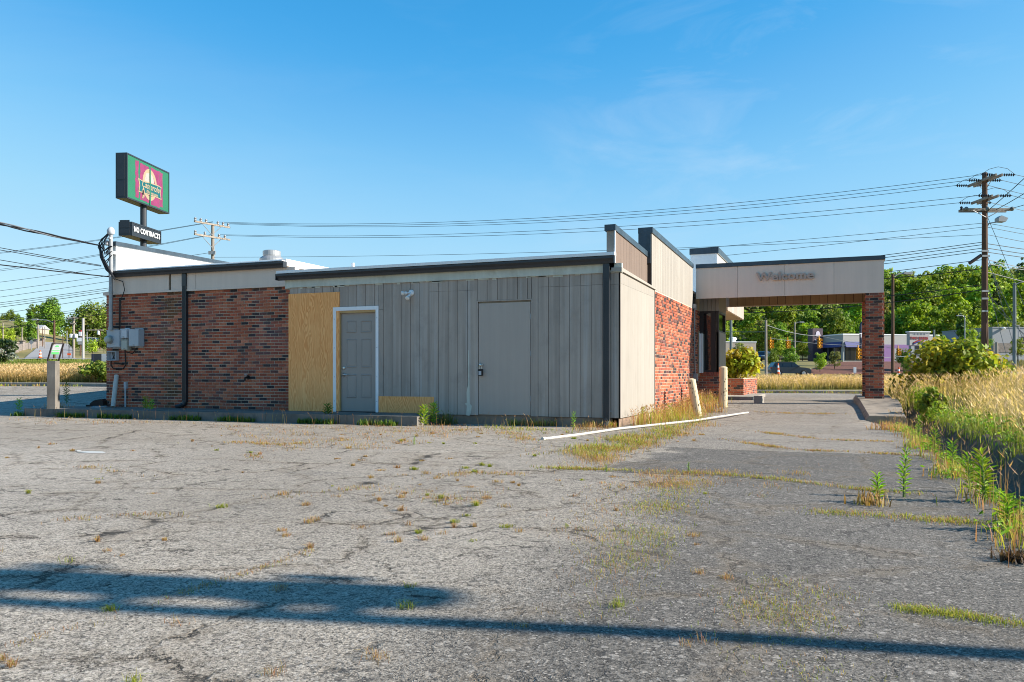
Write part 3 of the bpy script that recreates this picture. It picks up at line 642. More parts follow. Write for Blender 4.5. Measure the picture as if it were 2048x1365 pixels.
# drive-through window bay
BY0, BX1 = 23.42, Xat(1438.5, 23.42); BY1 = Yat(1452.5, BX1)
mb = MB(); mb.box(XS-.1, BY0+.03, .0, BX1-.012, BY1, .96); wallD = mb.build('bay_wall', M['mortar'], bld)
put_bricks([], wallD, lay('x', XS+.0, BX1, .16, .90, BY0+.02, 1, 8)); put_bricks(lay('y', BY0+.04, BY1, .16, .90, BX1, 1, 9), wallD)
so_ = MB(); k = 0
xx = XS
while xx < BX1-.02: so_.box(xx, BY0-.005, .905, min(xx+.058, BX1), BY0+.14, 1.03, 0, random.choice(REDS)); xx += .068
yy = BY0+.15
while yy < BY1: so_.box(BX1-.15, yy, .905, BX1+.008, yy+.058, 1.03, 0, random.choice(REDS)); yy += .068
so_.build('soldier_course', M['brick'], wallD)
zt, zw = 3.05, 2.74
sf = MB(); n = 5
for i in range(n):
    a = XS+(BX1-XS)*i/n; sf.box(a+.005, BY0+.02, zw, a+(BX1-XS)/n-.005, BY0+.06, zt+.3)
for i in range(7):
    a = BY0+.06+(BY1-BY0-.06)*i/7; sf.box(BX1-.05, a+.005, zw, BX1-.01, a+(BY1-BY0-.06)/7-.005, zt+.3)
sf.box(XS, BY0+.055, zw+.02, BX1-.045, BY1, zt+.3); sf.build('bay_fascia', M['tan'], bld)
wn_ = MB(); xa, xb, xc = Xat(1403, BY0), Xat(1409, BY0), Xat(1421, BY0)
wn_.box(Xat(1397.5, BY0), BY0+.03, 1.03, xb-.04, BY0+.12, zw); wn_.box(xc, BY0+.03, 1.03, Xat(1431, BY0), BY0+.12, zw); wn_.box(xb-.04, BY0+.03, zw-.06, xc, BY0+.12, zw); wn_.box(xb-.04, BY0+.03, 1.03, xc, BY0+.12, 1.08)
wn_.box(BX1-.09, BY0+.03, 1.03, BX1-.02, BY0+.12, zw); wn_.box(BX1-.09, BY1-.1, 1.03, BX1-.02, BY1, zw); wn_.box(BX1-.09, BY0+.12, 2.13, BX1-.02, BY1-.1, 2.2); wn_.box(BX1-.09, BY0+.12, zw-.05, BX1-.02, BY1-.1, zw)
win = wn_.build('window_frame', M['frame'], bld)
m_ = MB(); m_.box(xb-.05, BY0+.06, 1.06, xc+.01, BY0+.07, zw-.04); m_.build('pane', M['glass'], win)
m_ = MB(); m_.box(BX1-.07, BY0+.12, 2.19, BX1-.06, BY1-.1, zw-.04); m_.build('pane', M['glass'], win)
for i in range(4):
    a = BY0+.10+(BY1-BY0-.15)*i/4; m_ = MB(); m_.box(BX1-.035, a+.004, 1.035, BX1-.008, a+(BY1-BY0-.15)/4-.004, 2.15); m_.build('boarding', M['door'], bld, label='grey board covering the bay window')
m_ = MB(); m_.box(BX1-.08, BY0+.03, 1.035, BX1-.036, BY1-.05, 2.15); m_.build('window_backing', M['frame'], bld)
pz = MB(); pz.box(Xat(1385.5, BY0-.25)+.02, BY0-.25, .92, Xat(1397, BY0-.25), BY0+.02, 2.18); pz.build('window_shutter', M['soffit'], bld, label='tan wooden side panel of the service window')
pz = MB(); pz.box(Xat(1398.5, BY0-.2), BY0-.2, 1.0, Xat(1404.5, BY0-.2), BY0+.02, 2.1); pz.box(Xat(1398.5, BY0-.2), BY0-.215, 1.0, Xat(1399.8, BY0-.2), BY0-.2, 2.12); pz.box(Xat(1403.5, BY0-.2), BY0-.215, 1.0, Xat(1404.7, BY0-.2), BY0-.2, 2.12); pz.build('service_window', M['white'], bld, label='white framed sliding service window')
cd = MB(); cd.tube([(XS+.03, 22.55, .45), (XS+.03, 22.55, 1.0), (XS+.03, 22.45, 1.5), (XS+.03, 22.45, 2.75), (XS+.05, 22.45, 2.85)], .018, 6); cd.box(XS, 22.4, .78, XS+.1, 22.62, .98); cd.box(XS, 22.35, 2.74, XS+.07, 22.55, 2.86); cd.build('conduit', M['galv'], bld)

# ------------------------------------------------------------------ drive-through canopy on brick pillars
CY0, CY1, CX1 = 22.73, 25.95, Xat(1768, 22.73); CX0 = XS+.02
can = thing('drive_through_canopy', 'flat drive-through canopy on two brick pillars reading Welcome', 'canopy', (CX1, CY0, .2))
cf = MB(); ed = [CX0]+[Xat(q, CY0) for q in (1475, 1569.5, 1668)]+[CX1]
for a, b in zip(ed[:-1], ed[1:]):
    cf.box(a+.003, CY0, 3.03, b-.003, CY0+.05, 3.86)
fas = cf.build('fascia', M['fascia'], can, label='taupe fascia board with raised lettering')
bb = MB(); bb.box(CX0, CY0+.05, 3.05, CX1-.05, CY0+.25, 3.84); bb.box(BX1, CY1-.25, 3.05, CX1-.05, CY1-.05, 3.84); bb.box(CX1-.2, CY0+.25, 3.05, CX1-.055, CY1-.25, 3.84); bb.box(CX0-.02, CY0+.25, 3.55, CX1-.2, CY1-.25, 3.84); bb.build('beam', M['frame'], can)
cs = MB(); cs.box(CX1-.05, CY0+.05, 3.03, CX1, CY1, 3.86); cs.box(CX0, CY1-.05, 3.03, CX1-.05, CY1, 3.86); cs.build('side_fascia', M['fascia'], can)
for i in range(17):
    a = BX1+(CX1-.2-BX1)*i/17; m_ = MB(); m_.box(a+.006, CY1-.27, 3.035, a+(CX1-.2-BX1)/17-.006, CY1-.251, 3.84); m_.build('beam_board', M['soffit'], can)
for i in range(14):
    a = CX0+(CX1-.21-CX0)*i/14; m_ = MB(); m_.box(a+.004, CY0+.26, 3.53, a+(CX1-.21-CX0)/14-.004, CY1-.275, 3.549); m_.build('soffit_board', M['soffit'], can)
ce = MB(); ce.box(CX0+.0, CY0-.03, 3.865, CX1+.03, CY1+.03, 3.97); ce.build('canopy_cap', M['cap'], can)
M['letter'] = paint('brown_letter_paint', (.40, .315, .265), .7, .1, 2)
text('lettering', 'Welcome', .30, M['letter'], (Xat(1570, CY0), CY0-.02, 3.545), (1,0,.0), (0,0,1), can, .03, .009, 0, 1.2, label='raised letters reading Welcome')
PW = .43
for y0 in (CY0+.02, CY1-.02-PW):
    p_ = MB(); p_.box(CX1-PW+.012, y0+.012, .2, CX1-.012, y0+PW-.012, 3.03); pil = p_.build('pillar', M['mortar'], can)
    L1 = lay('x', CX1-PW, CX1, .34, 3.03, y0, 1, int(y0*10)); L2 = lay('y', y0+.013, y0+PW, .34, 3.03, CX1-PW, -1, int(y0*10)+1); L3 = lay('y', y0+.013, y0+PW, .34, 3.03, CX1, 1, int(y0*10)+2)
    if y0 < CY1-1: put_bricks(L3, pil, L1+L2)
    else: put_bricks(L3+L1, pil, L2)
# concrete island under the pillars
isl = thing('concrete_island', 'raised concrete island with a sloping nose under the brick pillars', 'island', (.88, 22, 0))
def isec(y, zt, x0=.40, x1=1.36): return [(x0-.03, y, -.3), (x0, y, zt-.09), (x0+.06, y, zt), (x1-.02, y, zt), (x1, y, zt-.03), (x1, y, -.3)]
secs = [isec(18.55, .095, .52, 1.27), isec(18.6, .115, .52, 1.27), isec(19.8, .18, .49, 1.30), isec(21.2, .27, .45), isec(22.2, .335, .42), isec(22.6, .345, .40), isec(26.6, .345, .40), isec(26.9, .30, .45)]
ib = MB(); vs = sum(secs, []); k = 6
ib.add(vs, [(i*k+j, i*k+(j+1) % k, (i+1)*k+(j+1) % k, (i+1)*k+j)[::-1] for i in range(len(secs)-1) for j in range(k)]+[tuple(range(k)), tuple((len(secs)-1)*k+j for j in range(k-1, -1, -1))])
ib.build('slab', M['islandc'], isl)
# sidewalk
sd = MB(); sx1 = Xat(862, YA-.5); xs0 = XL-.95
for i in range(6):
    a = xs0+(sx1-xs0)*i/6; b = xs0+(sx1-xs0)*(i+1)/6; sd.box(a+.006, 13.42, -.2, b-.006, YB+.1, .178+random.uniform(-.004, .004))
sd.build('sidewalk', M['walk'], kind='structure')
sd = MB(); sd.box(-3.5, 24.95, -.1, BX1+.75, 29.5, .30); sd.build('walkway', M['conc'], kind='structure')
# ------------------------------------------------------------------ fixtures on the walls
def col(name, c, rough=.6, **k): return paint(name, c, rough, .05, 3, **k)
M['yellow'] = col('signal_yellow', (.62, .30, .02), .45); M['orange'] = col('traffic_orange', (.75, .10, .015)); M['green'] = col('sign_green', (.022, .135, .072), .35)
M['pink'] = paint('faded_pink_vinyl', (.20, .032, .095), .5, .25, 4); M['teal'] = col('teal_banner', (.004, .085, .10)); M['signcream'] = col('cream_vinyl', (.30, .235, .15)); M['signwhite'] = col('white_vinyl', (.31, .29, .27))
M['lamp_glass'] = G('bulb_glass').fin((.7, .7, .68), .15, spec=.6)
fl = thing('floodlight', 'white twin-bulb security floodlight on the grey siding', 'floodlight', (Xat(823, YA), YA, zat(823, 586, YA)))
zc = fl.location.z; xc_ = fl.location.x
b = MB(); b.lathe((xc_, YA, zc), [(.062,0),(.062,-.015),(.05,-.03),(.02,-.035)], 16, (0,1,0)); b.build('mount', M['white'], fl, smooth=True)
for dx, dz in ((-.10, -.015), (-.005, -.10)):
    b = MB(); p0 = Vector((xc_, YA-.03, zc)); p1 = Vector((xc_+dx*.55, YA-.07, zc+dz*.55)); d = (Vector((xc_+dx, YA-.13, zc+dz))-p1).normalized()
    b.tube([p0, p1], .012, 8); b.lathe(p1, [(.018,0),(.03,.02),(.032,.06)], 14, d); lh = b.build('lamp_holder', M['white'], fl, smooth=True)
    b = MB(); b.lathe(p1, [(.028,.055),(.040,.09),(.046,.12),(.03,.128)], 14, d); b.build('bulb', M['lamp_glass'], lh, smooth=True)
lb = thing('key_lockbox', 'small black realtor key box hanging from the flush door knob', 'lockbox', (D2[0]+.085, YA, 1.0))
b = MB(); x0 = D2[0]+.085; b.box(x0-.042, YA-.075, .93, x0+.042, YA-.03, 1.06); b.build('case', M['black'], lb)
b = MB(); b.box(x0-.028, YA-.078, .945, x0+.028, YA-.0745, 1.02); b.build('keypad', M['boxgrey'], lb)
b = MB(); b.tube([(x0-.028, YA-.05, 1.06), (x0-.028, YA-.05, 1.12), (x0, YA-.05, 1.145), (x0+.028, YA-.05, 1.12), (x0+.028, YA-.05, 1.06)], .006, 6); b.build('shackle', M['chrome'], lb)
# meters and boxes on the brick
def wallbox(name, label, cat, px0, px1, py0, py1, dpt, mat, door=True, y=YB):
    x0, x1 = Xat(px0, y-dpt), Xat(px1, y-dpt); z1, z0 = zat((px0+px1)/2, py0, y-dpt), zat((px0+px1)/2, py1, y-dpt)
    t = thing(name, label, cat, ((x0+x1)/2, y, z0))
    b = MB(); b.box(x0, y-dpt, z0, x1, y-.013, z1); b.box(x0-.008, y-dpt-.006, z1-.012, x1+.008, y-dpt+.03, z1+.006)
    b.box(x0+.03, y-.014, z0-.03, x1-.03, y-.009, z1+.03); b.build('case', mat, t)
    if door:
        b = MB(); b.box(x0+.012, y-dpt-.012, z0+.012, x1-.012, y-dpt-.0005, z1-.02); lid = b.build('cover', mat, t)
        b = MB(); b.box((x0+x1)/2-.02, y-dpt-.02, z0+.015, (x0+x1)/2+.02, y-dpt-.012, z0+.045); b.build('latch', M['galv'], lid)
    return t, x0, x1, z0, z1
t, x0, x1, z0, z1 = wallbox('electric_meter', 'large grey meter base with a round glass meter on the brick corner', 'electric meter', 213.5, 239, 661, 695, .16, M['boxgrey'], False)
mcx, mcz = x0+.115, (z0+z1)/2-.02
b = MB(); b.lathe((mcx, YB-.16, mcz), [(.10,0),(.10,-.03),(.094,-.035)], 20, (0,1,0)); rg_ = b.build('ring', M['galv'], t, smooth=False)
b = MB(); b.lathe((mcx, YB-.16, mcz), [(.088,-.03),(.085,-.10),(.07,-.125),(.03,-.135)], 20, (0,1,0)); b.build('meter', M['boxbeige'], t, smooth=True)
b = MB(); b.box(x0+.225, YB-.168, z0+.02, x1-.01, YB-.1605, z1-.02); b.build('cover', M['boxgrey'], t)
wallbox('telephone_box', 'pale plastic box above the beige one on the brick', 'utility box', 241, 254.5, 658.5, 677, .11, M['boxpale'])
wallbox('telephone_box', 'beige plastic box below the pale one on the brick', 'utility box', 242.5, 255, 680, 700, .12, M['boxbeige'])
wallbox('cable_box', 'large blue-grey cable cabinet rightmost of the boxes on the brick', 'utility box', 257.5, 278, 659, 693, .17, M['boxgrey'])
# open junction box below the meter
x0, x1 = Xat(213.5, YB-.12), Xat(231, YB-.12); z1, z0 = zat(222, 703, YB-.12), zat(222, 721.5, YB-.12)
t = thing('junction_box', 'open grey junction box with its lid missing below the meter', 'utility box', ((x0+x1)/2, YB, z0))
b = MB(); b.box(x0, YB-.02, z0, x1, YB-.013, z1); b.box(x0, YB-.12, z0, x0+.012, YB-.02, z1); b.box(x1-.012, YB-.12, z0, x1, YB-.02, z1); b.box(x0+.012, YB-.12, z0, x1-.012, YB-.02, z0+.012); b.box(x0+.012, YB-.12, z1-.012, x1-.012, YB-.02, z1); b.build('case', M['boxgrey'], t)
b = MB(); xm = (x0+x1)/2
for k in (-.05, 0, .05): b.tube([(xm+k, YB-.04, z1-.02), (xm+k*.5+.02, YB-.06, (z0+z1)/2), (xm-k, YB-.05, z0+.04)], .007, 5)
b.build('wires', M['black'], t)
b = MB(); b.tube([(xm-.07, YB-.06, z0), (xm-.08, YB-.05, z0-.12), (xm, YB-.045, z0-.2), (xm+.3, YB-.04, z0-.2), (xm+.38, YB-.035, z0-.1), (xm+.36, YB-.05, z0+.3), (xm+.42, YB-.06, z0+.48)], .014, 6)
b.tube([(xm+.02, YB-.04, z0-.06), (xm+.3, YB-.04, z0-.09)], .02, 6); b.tube([(xm+.42, YB-.05, z0+.2), (xm+.6, YB-.05, z0+.16), (xm+.75, YB-.05, z0+.3)], .012, 6); b.build('cable', M['black'], t)
# mast, weatherhead and service drops
mx_ = Xat(230, YB-.07); zt_ = zat(230, 470, YB-.07); zb_ = zat(230, 661, YB-.07)
t = thing('service_mast', 'galvanised electric service mast with weatherhead and tangled wires', 'service mast', (mx_, YB, zb_))
b = MB(); b.tube([(mx_, YB-.19, zb_), (mx_, YB-.19, zt_)], .045, 12); b.tube([(mx_, YB-.19, zb_), (mx_, YB-.19, zb_+.08)], .055, 12); b.tube([(mx_, YB-.19, 2.9), (mx_, YB-.19, 2.97)], .052, 12); b.build('mast', M['galv'], t)
b = MB(); b.lathe((mx_, YB-.19, zt_-.02), [(.06,0),(.085,.04),(.09,.1),(.06,.16),(.02,.19)], 12); b.build('weatherhead', M['boxgrey'], t, smooth=True)
b = MB(); b.box(mx_-.10, YB-.24, zt_-.48, mx_+.04, YB-.06, zt_-.40); b.lathe((mx_-.07, YB-.24, zt_-.28), [(.03,0),(.045,.03),(.03,.06),(.045,.09),(.03,.12)], 10); b.lathe((mx_+.02, YB-.26, zt_-.12), [(.03,0),(.045,.03),(.03,.06)], 10, (1,0,0)); b.build('bracket', M['galv'], t)
b = MB(); rnd = random.Random(4)
for i in range(7):
    a = rnd.uniform(-.12, .06); q = rnd.uniform(.35, .9)
    b.tube([(mx_+rnd.uniform(-.04,.04), YB-.22, zt_+.04), (mx_+a-.12, YB-.26, zt_-.12), (mx_+a-.20, YB-.28, zt_-q*.55), (mx_-.12+a*.3, YB-.26, zt_-q), (mx_+rnd.uniform(-.02,.10), YB-.24, zt_-q*.75)], .013, 5)
for i in range(3): b.tube([(mx_-.28, YB-.26, zt_-.28), (mx_-.24+.03*i, YB-.27, zt_-.55), (mx_-.08+.05*i, YB-.25, zt_-.86), (mx_+.10+.04*i, YB-.24, zt_-1.0-.05*i)], .02, 6)
b.build('wires', M['wire'], t)
b = MB(); b.tube([(mx_+.05, YB-.1, 3.25), (mx_+.28, YB-.1, 3.18), (mx_+.34, YB-.1, 2.98), (mx_+.2, YB-.09, 2.72), (mx_+.18, YB-.06, 1.9)], .010, 5); b.tube([(mx_+.12, YB-.04, 2.75), (mx_+.1, YB-.04, 1.8)], .014, 5); b.build('cable', M['black'], t)
# hose bib and vent hole
t = thing('hose_bib', 'old outdoor tap on a white-stained patch of brick', 'tap', (Xat(497, YB), YB, zat(497, 755, YB)))
x0, z0 = t.location.x, t.location.z; b = MB(); b.tube([(x0, YB, z0), (x0, YB-.08, z0), (x0, YB-.12, z0-.02), (x0, YB-.125, z0-.08)], [.022,.022,.024,.018], 8); b.lathe((x0, YB, z0), [(.05,-.012),(.05,-.02)], 12, (0,1,0)); b.build('spout', M['black'], t)
b = MB(); b.tube([(x0, YB-.08, z0), (x0, YB-.08, z0+.06)], .01, 6); b.lathe((x0, YB-.08, z0+.06), [(.04,0),(.045,.008),(.04,.016)], 10); b.build('valve_handle', M['boxgrey'], t)
# leaning and lying pvc
b = MB(); p0 = Vector((Xat(226, YB-.3), YB-.3, .19)); p1 = Vector((Xat(233, YB-.06), YB-.055, zat(233, 751, YB))); b.tube([p0, p1], .052, 12); 
o = b.build('pvc_pipe', M['pvc'], smooth=False); tag(o, 'short white plastic pipe leaning on the brick under the meter', 'pipe')
b = MB(); x0 = p0.x+.12; b.tube([(x0, YB-.05, .18), (x0, YB-.05, .62)], .02, 8); b.box(x0-.03, YB-.07, .62, x0+.03, YB-.0, .78); o = b.build('conduit_stub', M['boxgrey']); tag(o, 'grey conduit stub standing behind the leaning white pipe', 'conduit')
pts = [Gp(1085, 878.5, .02), Gp(1165, 868.5, .025), Gp(1240, 857.5, .03), Gp(1390, 841.5, .06), Gp(1430, 835, .06), Gp(1496, 825.5, .08)]
b = MB(); b.tube(pts, .021, 10); b.lathe(pts[0], [(.028,-.004),(.028,.07)], 12, pts[1]-pts[0]); o = b.build('pvc_pipe', M['pvc']); tag(o, 'long white plastic pipe lying on the asphalt past the corner', 'pipe')
# bollards
def bollard(px, py, zt, label, lean, r=.095):
    z0 = .02 if py > 820 else .2; p = Gp(px, py, z0); t = thing('bollard', label, 'bollard', (p.x, p.y, z0), 'yellowed bollards beside the bay window')
    top = Vector((p.x+lean, p.y, zt)); b = MB(); b.tube([(p.x, p.y, z0-.2), (p.x, p.y, z0), top], [r, r, r*.98], 16); b.lathe(top, [(r*.98,0),(r*.7,.02),(r*.2,.03)], 16); b.build('post', M['bollard'], t, smooth=False)
    b = MB(); rnd = random.Random(px)
    for i in range(16):
        zz = rnd.uniform(z0+.05, zt-.05); an = rnd.uniform(-2.6, .5); k = (zz-z0)/(zt-z0); c = Vector((p.x+lean*k, p.y, zz)); d1 = Vector((math.cos(an), math.sin(an), 0)); s1 = Vector((-d1.y, d1.x, 0))*rnd.uniform(.006, .018); h1 = rnd.uniform(.008, .05)
        b.add([c+d1*(r+.002)-s1, c+d1*(r+.002)+s1*.6-Vector((0,0,h1*.3)), c+d1*(r+.002)+s1+Vector((0,0,h1)), c+d1*(r+.002)-s1*.7+Vector((0,0,h1*.8))], [(0,1,2,3)])
    b.build('rust_chips', M['wood'], t)
bollard(1396, 833, .84, 'nearer bollard with chipped paint, tilted slightly beside the brick wall', -.15)
bollard(1446.5, 810.5, 1.13, 'taller upright bollard at the corner of the bay window', 0, .105)
# cinder block
p = Gp(1515.5, 806.5, .2); t = thing('concrete_block', 'grey concrete block lying on the drive under the canopy', 'block', (p.x, p.y, .2))
b = MB(); u = Vector((.2, -.05, 0)); v = Vector((.05, .2, 0)); o_ = Vector((p.x-.1, p.y, .19)); 
b.obox(o_, u, v*.17, (0,0,.2)); b.obox(o_+v*.83, u, v*.17, (0,0,.2)); b.obox(o_+v*.17, u*.17, v*.66, (0,0,.2)); b.obox(o_+v*.17+u*.83, u*.17, v*.66, (0,0,.2)); b.obox(o_+v*.17+u*.17+Vector((0,0,.06)), u*.66, v*.66, (0,0,.04)); b.build('block', M['conc'], t)
# brick planter by the far walkway
px_ = [Wp(1453, 750, 27.5), Wp(1490, 750, 27.0), Wp(1513, 750, 29.5)]
PB = Vector((-3.05, 27.3, .2)); t = thing('brick_planter', 'low brick planter wall with a yellow-green bush behind the canopy', 'planter', PB)
X0, X1, Y0, Y1 = Xat(1455, 27.3), Xat(1487, 27.3), 27.3, Yat(1514, Xat(1487, 27.3))
zt2 = zat(1470, 757, 27.3)
b = MB(); b.box(X0+.01, Y0+.01, .1, X1-.01, Y0+.16, zt2-.005); b.box(X1-.16, Y0+.16, .1, X1-.01, Y1, zt2-.005); wl = b.build('wall', M['mortar'], t)
put_bricks([], wl, lay('x', X0, X1, .22, zt2, Y0, 1, 61)+lay('y', Y0+.02, Y1, .22, zt2, X1, 1, 62))
PLANT_C = Vector(((X0+X1)/2-.2, (Y0+Y1)/2, zt2))
# post with a small sign
zc = .178; p = Gp(106.5, 817.5, zc); t = thing('concrete_post', 'square weathered concrete post carrying a tilted white and green sign', 'post', (p.x, p.y, zc))
dpt = depth(p.x, p.y); hh = 95*dpt/F; r2 = 8.2*dpt/F; b = MB(); b.obox(p-R*r2-D*r2-Vector((0,0,.1)), R*2*r2, D*2*r2, (0,0,hh+.1)); b.build('post', M['walk'], t)
a0 = p+Vector((0,0,hh)); sgn = []; RS = (R*math.cos(.75)+D*math.sin(.75))/math.cos(.75)*1.12; DS = Vector((-RS.y, RS.x, 0)).normalized()
for k in (-1, 1):
    b = MB(); q0 = a0+RS*(r2*k*.80)-R*.06+D*r2; q1 = a0+RS*(r2*k*.80)+R*.06+D*r2+Vector((0,0,36*dpt/F)); b.obox(q0-R*.014-D*.014, R*.028, D*.028, q1-q0); b.build('sign_post', M['frame'], t); sgn.append((q0, q1))
(l0, l1), (r0, r1) = sgn; lerp = lambda a, b_, k: a+(b_-a)*k
b = MB(); b.tube([l1, r1], .014, 6); b.build('sign_rail', M['frame'], t)
def quadp(k0, k1, m, name, off, ins=.02):
    A, B_, Cc, Dd = lerp(l0, l1, k0)+RS*ins, lerp(r0, r1, k0)-RS*ins, lerp(r0, r1, k1)-RS*ins, lerp(l0, l1, k1)+RS*ins
    b = MB(); b.prism([q-DS*off for q in (A, B_, Cc, Dd)], DS*.006); return b.build(name, m, t)
pn = quadp(.37, .92, M['panel'], 'sign_panel', .0)
M['signgreen'] = col('print_green', (.10, .55, .14))
for k0, k1, ins in ((.38, .50, .025), (.57, .60, .025), (.80, .84, .05), (.86, .88, .06)): 
    q = quadp(k0, k1, M['signgreen'], 'sign_print', .004, ins); q.parent = pn
# black cover on a pale lid beside the corner
p = Gp(198, 816, .16); t = thing('bait_station', 'black plastic cover lying on a round pale lid at the brick corner', 'box', (p.x, p.y, .1))
b = MB(); b.lathe((p.x, p.y, .15), [(.19,0),(.19,.04),(.16,.045)], 20); b.build('lid', M['boxgrey'], t)
b = MB(); c0 = Vector((p.x-.02, p.y, .21)); b.prism([c0+R*a+Vector((0,0,h))-D*.12 for a, h in ((-.15,0),(.17,0),(.17,.11),(.12,.16),(-.05,.13),(-.15,.05))], D*.22); b.obox(c0-R*.27-D*.06-Vector((0,0,.02)), R*.12, D*.1, (0,0,.04)); b.build('cover', M['black'], t)
# roof exhaust and vent pipe
p = Wp(543.5, 520, 19.2); t = thing('roof_exhaust', 'round white metal exhaust hood on the flat roof', 'roof vent', (p.x, p.y, 3.3)); k = 19.2/F; zz = H+(HOR-526)*k
b = MB(); b.lathe((p.x, p.y, 3.3), [(.26,0),(.26,zz-3.28),(24*k,zz-3.3),(24*k,zz-3.3+7*k),(20*k,zz-3.3+11*k),(17.5*k,zz-3.3+12.5*k)], 24); b.build('hood_base', M['galv'], t, smooth=False)
b = MB(); b.lathe((p.x, p.y, zz+12.5*k), [(17*k,0),(17.5*k,2*k),(17.5*k,10*k),(15*k,11.5*k),(3*k,12*k)], 24); b.build('cap', M['galv'], t)
p = Wp(706, 540, 17.5); b = MB(); b.tube([(p.x, p.y, 3.2), (p.x, p.y, H+(HOR-526.5)*17.5/F)], .035, 10); o = b.build('vent_pipe', M['white']); tag(o, 'short white vent pipe sticking up behind the gutter', 'vent pipe')

# ------------------------------------------------------------------ pole sign
A = R*(-771/F*25.0)+D*25.0; B_ = R*(-686/F*27.5)+D*27.5
U = (B_-A); LW = U.length; U.normalize(); Nn = Vector((U.y, -U.x, 0))            # Nn points towards +R
if Nn.dot(R) < 0: Nn = -Nn
zb, zt3 = 6.34, 7.73; PC = A+U*LW*.5-Nn*.18
t = thing('pole_sign', 'tall pole sign with a faded pink and green panel above a NO CONTRACTS board', 'sign', (PC.x, PC.y, float(tz(PC.x, PC.y))))
def cabinet(a, wd, z0, z1, dp, nm):
    a = Vector((a.x, a.y, z0)); b = MB(); up = Vector((0,0,z1-z0)); f = .045
    b.obox(a-Nn*(dp-.02), U*wd, Nn*(dp-.02), up)
    for q in (0, 1): b.obox(a-Nn*.02+Vector((0,0,q*(z1-z0-f))), U*wd, Nn*.035, (0,0,f)); b.obox(a-Nn*.02+U*q*(wd-f)+Vector((0,0,f)), U*f, Nn*.035, (0,0,z1-z0-2*f))
    b.obox(a-Nn*(dp-.06)-U*.008+Vector((0,0,.06)), U*.01, Nn*(dp-.12), (0,0,(z1-z0)*.34)); b.obox(a-Nn*(dp-.06)-U*.008+Vector((0,0,.1+(z1-z0)*.34)), U*.01, Nn*(dp-.12), (0,0,(z1-z0)*.55))
    return b.build(nm, M['dark'], t)
cab = cabinet(A, LW, zb, zt3, .37, 'cabinet'); HH = zt3-zb
def fq(u0, u1, v0, v1, off, m, nm, par, jag=0, seed=0):
    """flat print on the sign face: u along the face, v up (0..1)"""
    rnd = random.Random(seed); P = lambda u, v: A+U*(LW*u)+Vector((0,0,zb+HH*v))+Nn*off
    if jag: pts = [P(u0+rnd.uniform(-jag, jag)*.4, v0+(v1-v0)*i/9) for i in range(10)]+[P(u0+(u1-u0)*i/6, v1+rnd.uniform(-jag, jag)) for i in range(1, 6)]+[P(u1+rnd.uniform(-jag, jag)*.4, v1-(v1-v0)*i/9) for i in range(10)]+[P(u1-(u1-u0)*i/6, v0+rnd.uniform(-jag, jag)*.5) for i in range(1, 6)]
    else: pts = [P(u0, v0), P(u0, v1), P(u1, v1), P(u1, v0)]
    b = MB(); b.prism(pts, Nn*.002); return b.build(nm, m, par)
fc = fq(.018, .982, .03, .97, .001, M['green'], 'face_panel', cab)
W3 = lambda u, v, off: A+U*(LW*u)+Vector((0,0,zb+HH*v))+Nn*off
for u0, u1, v0, v1, s in ((.19,.265,.10,.52,1),(.19,.262,.525,.93,2),(.30,.505,.08,.90,3),(.545,.755,.06,.92,4),(.765,.835,.10,.90,5)): fq(u0, u1, v0, v1, .004, M['pink'], 'vinyl_panel', cab, .02, s)
def ell(cu, cv, ru, rv, off, m, nm, n=28, inner=None, zmin=-1):
    b = MB(); f = lambda k, a: W3(cu+ru*k*math.cos(a), cv+rv*k*math.sin(a), off)
    for i in range(n):
        a0_, a1_ = 2*math.pi*i/n, 2*math.pi*(i+1)/n; k0 = inner or 0.001; b.poly([f(k0, a0_), f(1, a0_), f(1, a1_), f(k0, a1_)])
    return b.build(nm, m, cab)
ell(.52, .50, .17, .36, .008, M['signcream'], 'oval_ring', inner=.74)
ell(.505, .60, .115, .18, .0075, M['signwhite'], 'emblem'); ell(.47, .68, .05, .07, .009, M['signwhite'], 'emblem')
def fpoly(pts, off, m, nm):
    b = MB(); b.prism([W3(u, v, off) for u, v in pts], Nn*.002); return b.build(nm, m, cab)
fpoly([(.255,.24),(.275,.40),(.245,.55),(.35,.53),(.52,.56),(.70,.575),(.80,.56),(.775,.42),(.80,.26),(.66,.27),(.50,.26),(.36,.25)], .011, M['signcream'], 'banner_edge')
fpoly([(.275,.265),(.292,.40),(.275,.525),(.36,.505),(.52,.535),(.70,.55),(.782,.54),(.758,.42),(.78,.285),(.66,.295),(.50,.285),(.36,.275)], .014, M['teal'], 'banner')
text('banner_text', 'Casserole', .285, M['signcream'], W3(.53, .455, .018), U, (0,0,1), cab, .001, .004, .35, .92)
text('banner_text', 'Kitchen.com', .135, M['signcream'], W3(.57, .325, .018), U, (0,0,1), cab, .001, .003, .2, 1.0)
fq(.508, .536, .03, .86, .020, M['green'], 'bare_strip', cab, .006, 9)
fpoly([(.335,.12),(.35,.22),(.325,.27),(.345,.33),(.36,.385),(.375,.385),(.385,.33),(.40,.28),(.385,.22),(.40,.13),(.375,.2),(.36,.13)], .017, M['signcream'], 'standing_figure')
fpoly([(.342,.22),(.338,.30),(.36,.33),(.38,.30),(.378,.21)], .020, M['frame'], 'standing_figure_coat')
rb0 = A+U*.22; A2 = rb0; LW2 = 1.72; z20, z21 = 5.235, 5.66
cb2 = cabinet(A2+Nn*.03, LW2, z20, z21, .44, 'letter_board')
text('lettering', 'NO CONTRACTS', .225, M['white'], A2+Nn*.05+U*(LW2*.5)+Vector((0,0,(z20+z21)/2)), U, (0,0,1), cb2, .004, .004, 0, .80, spc=1.12)
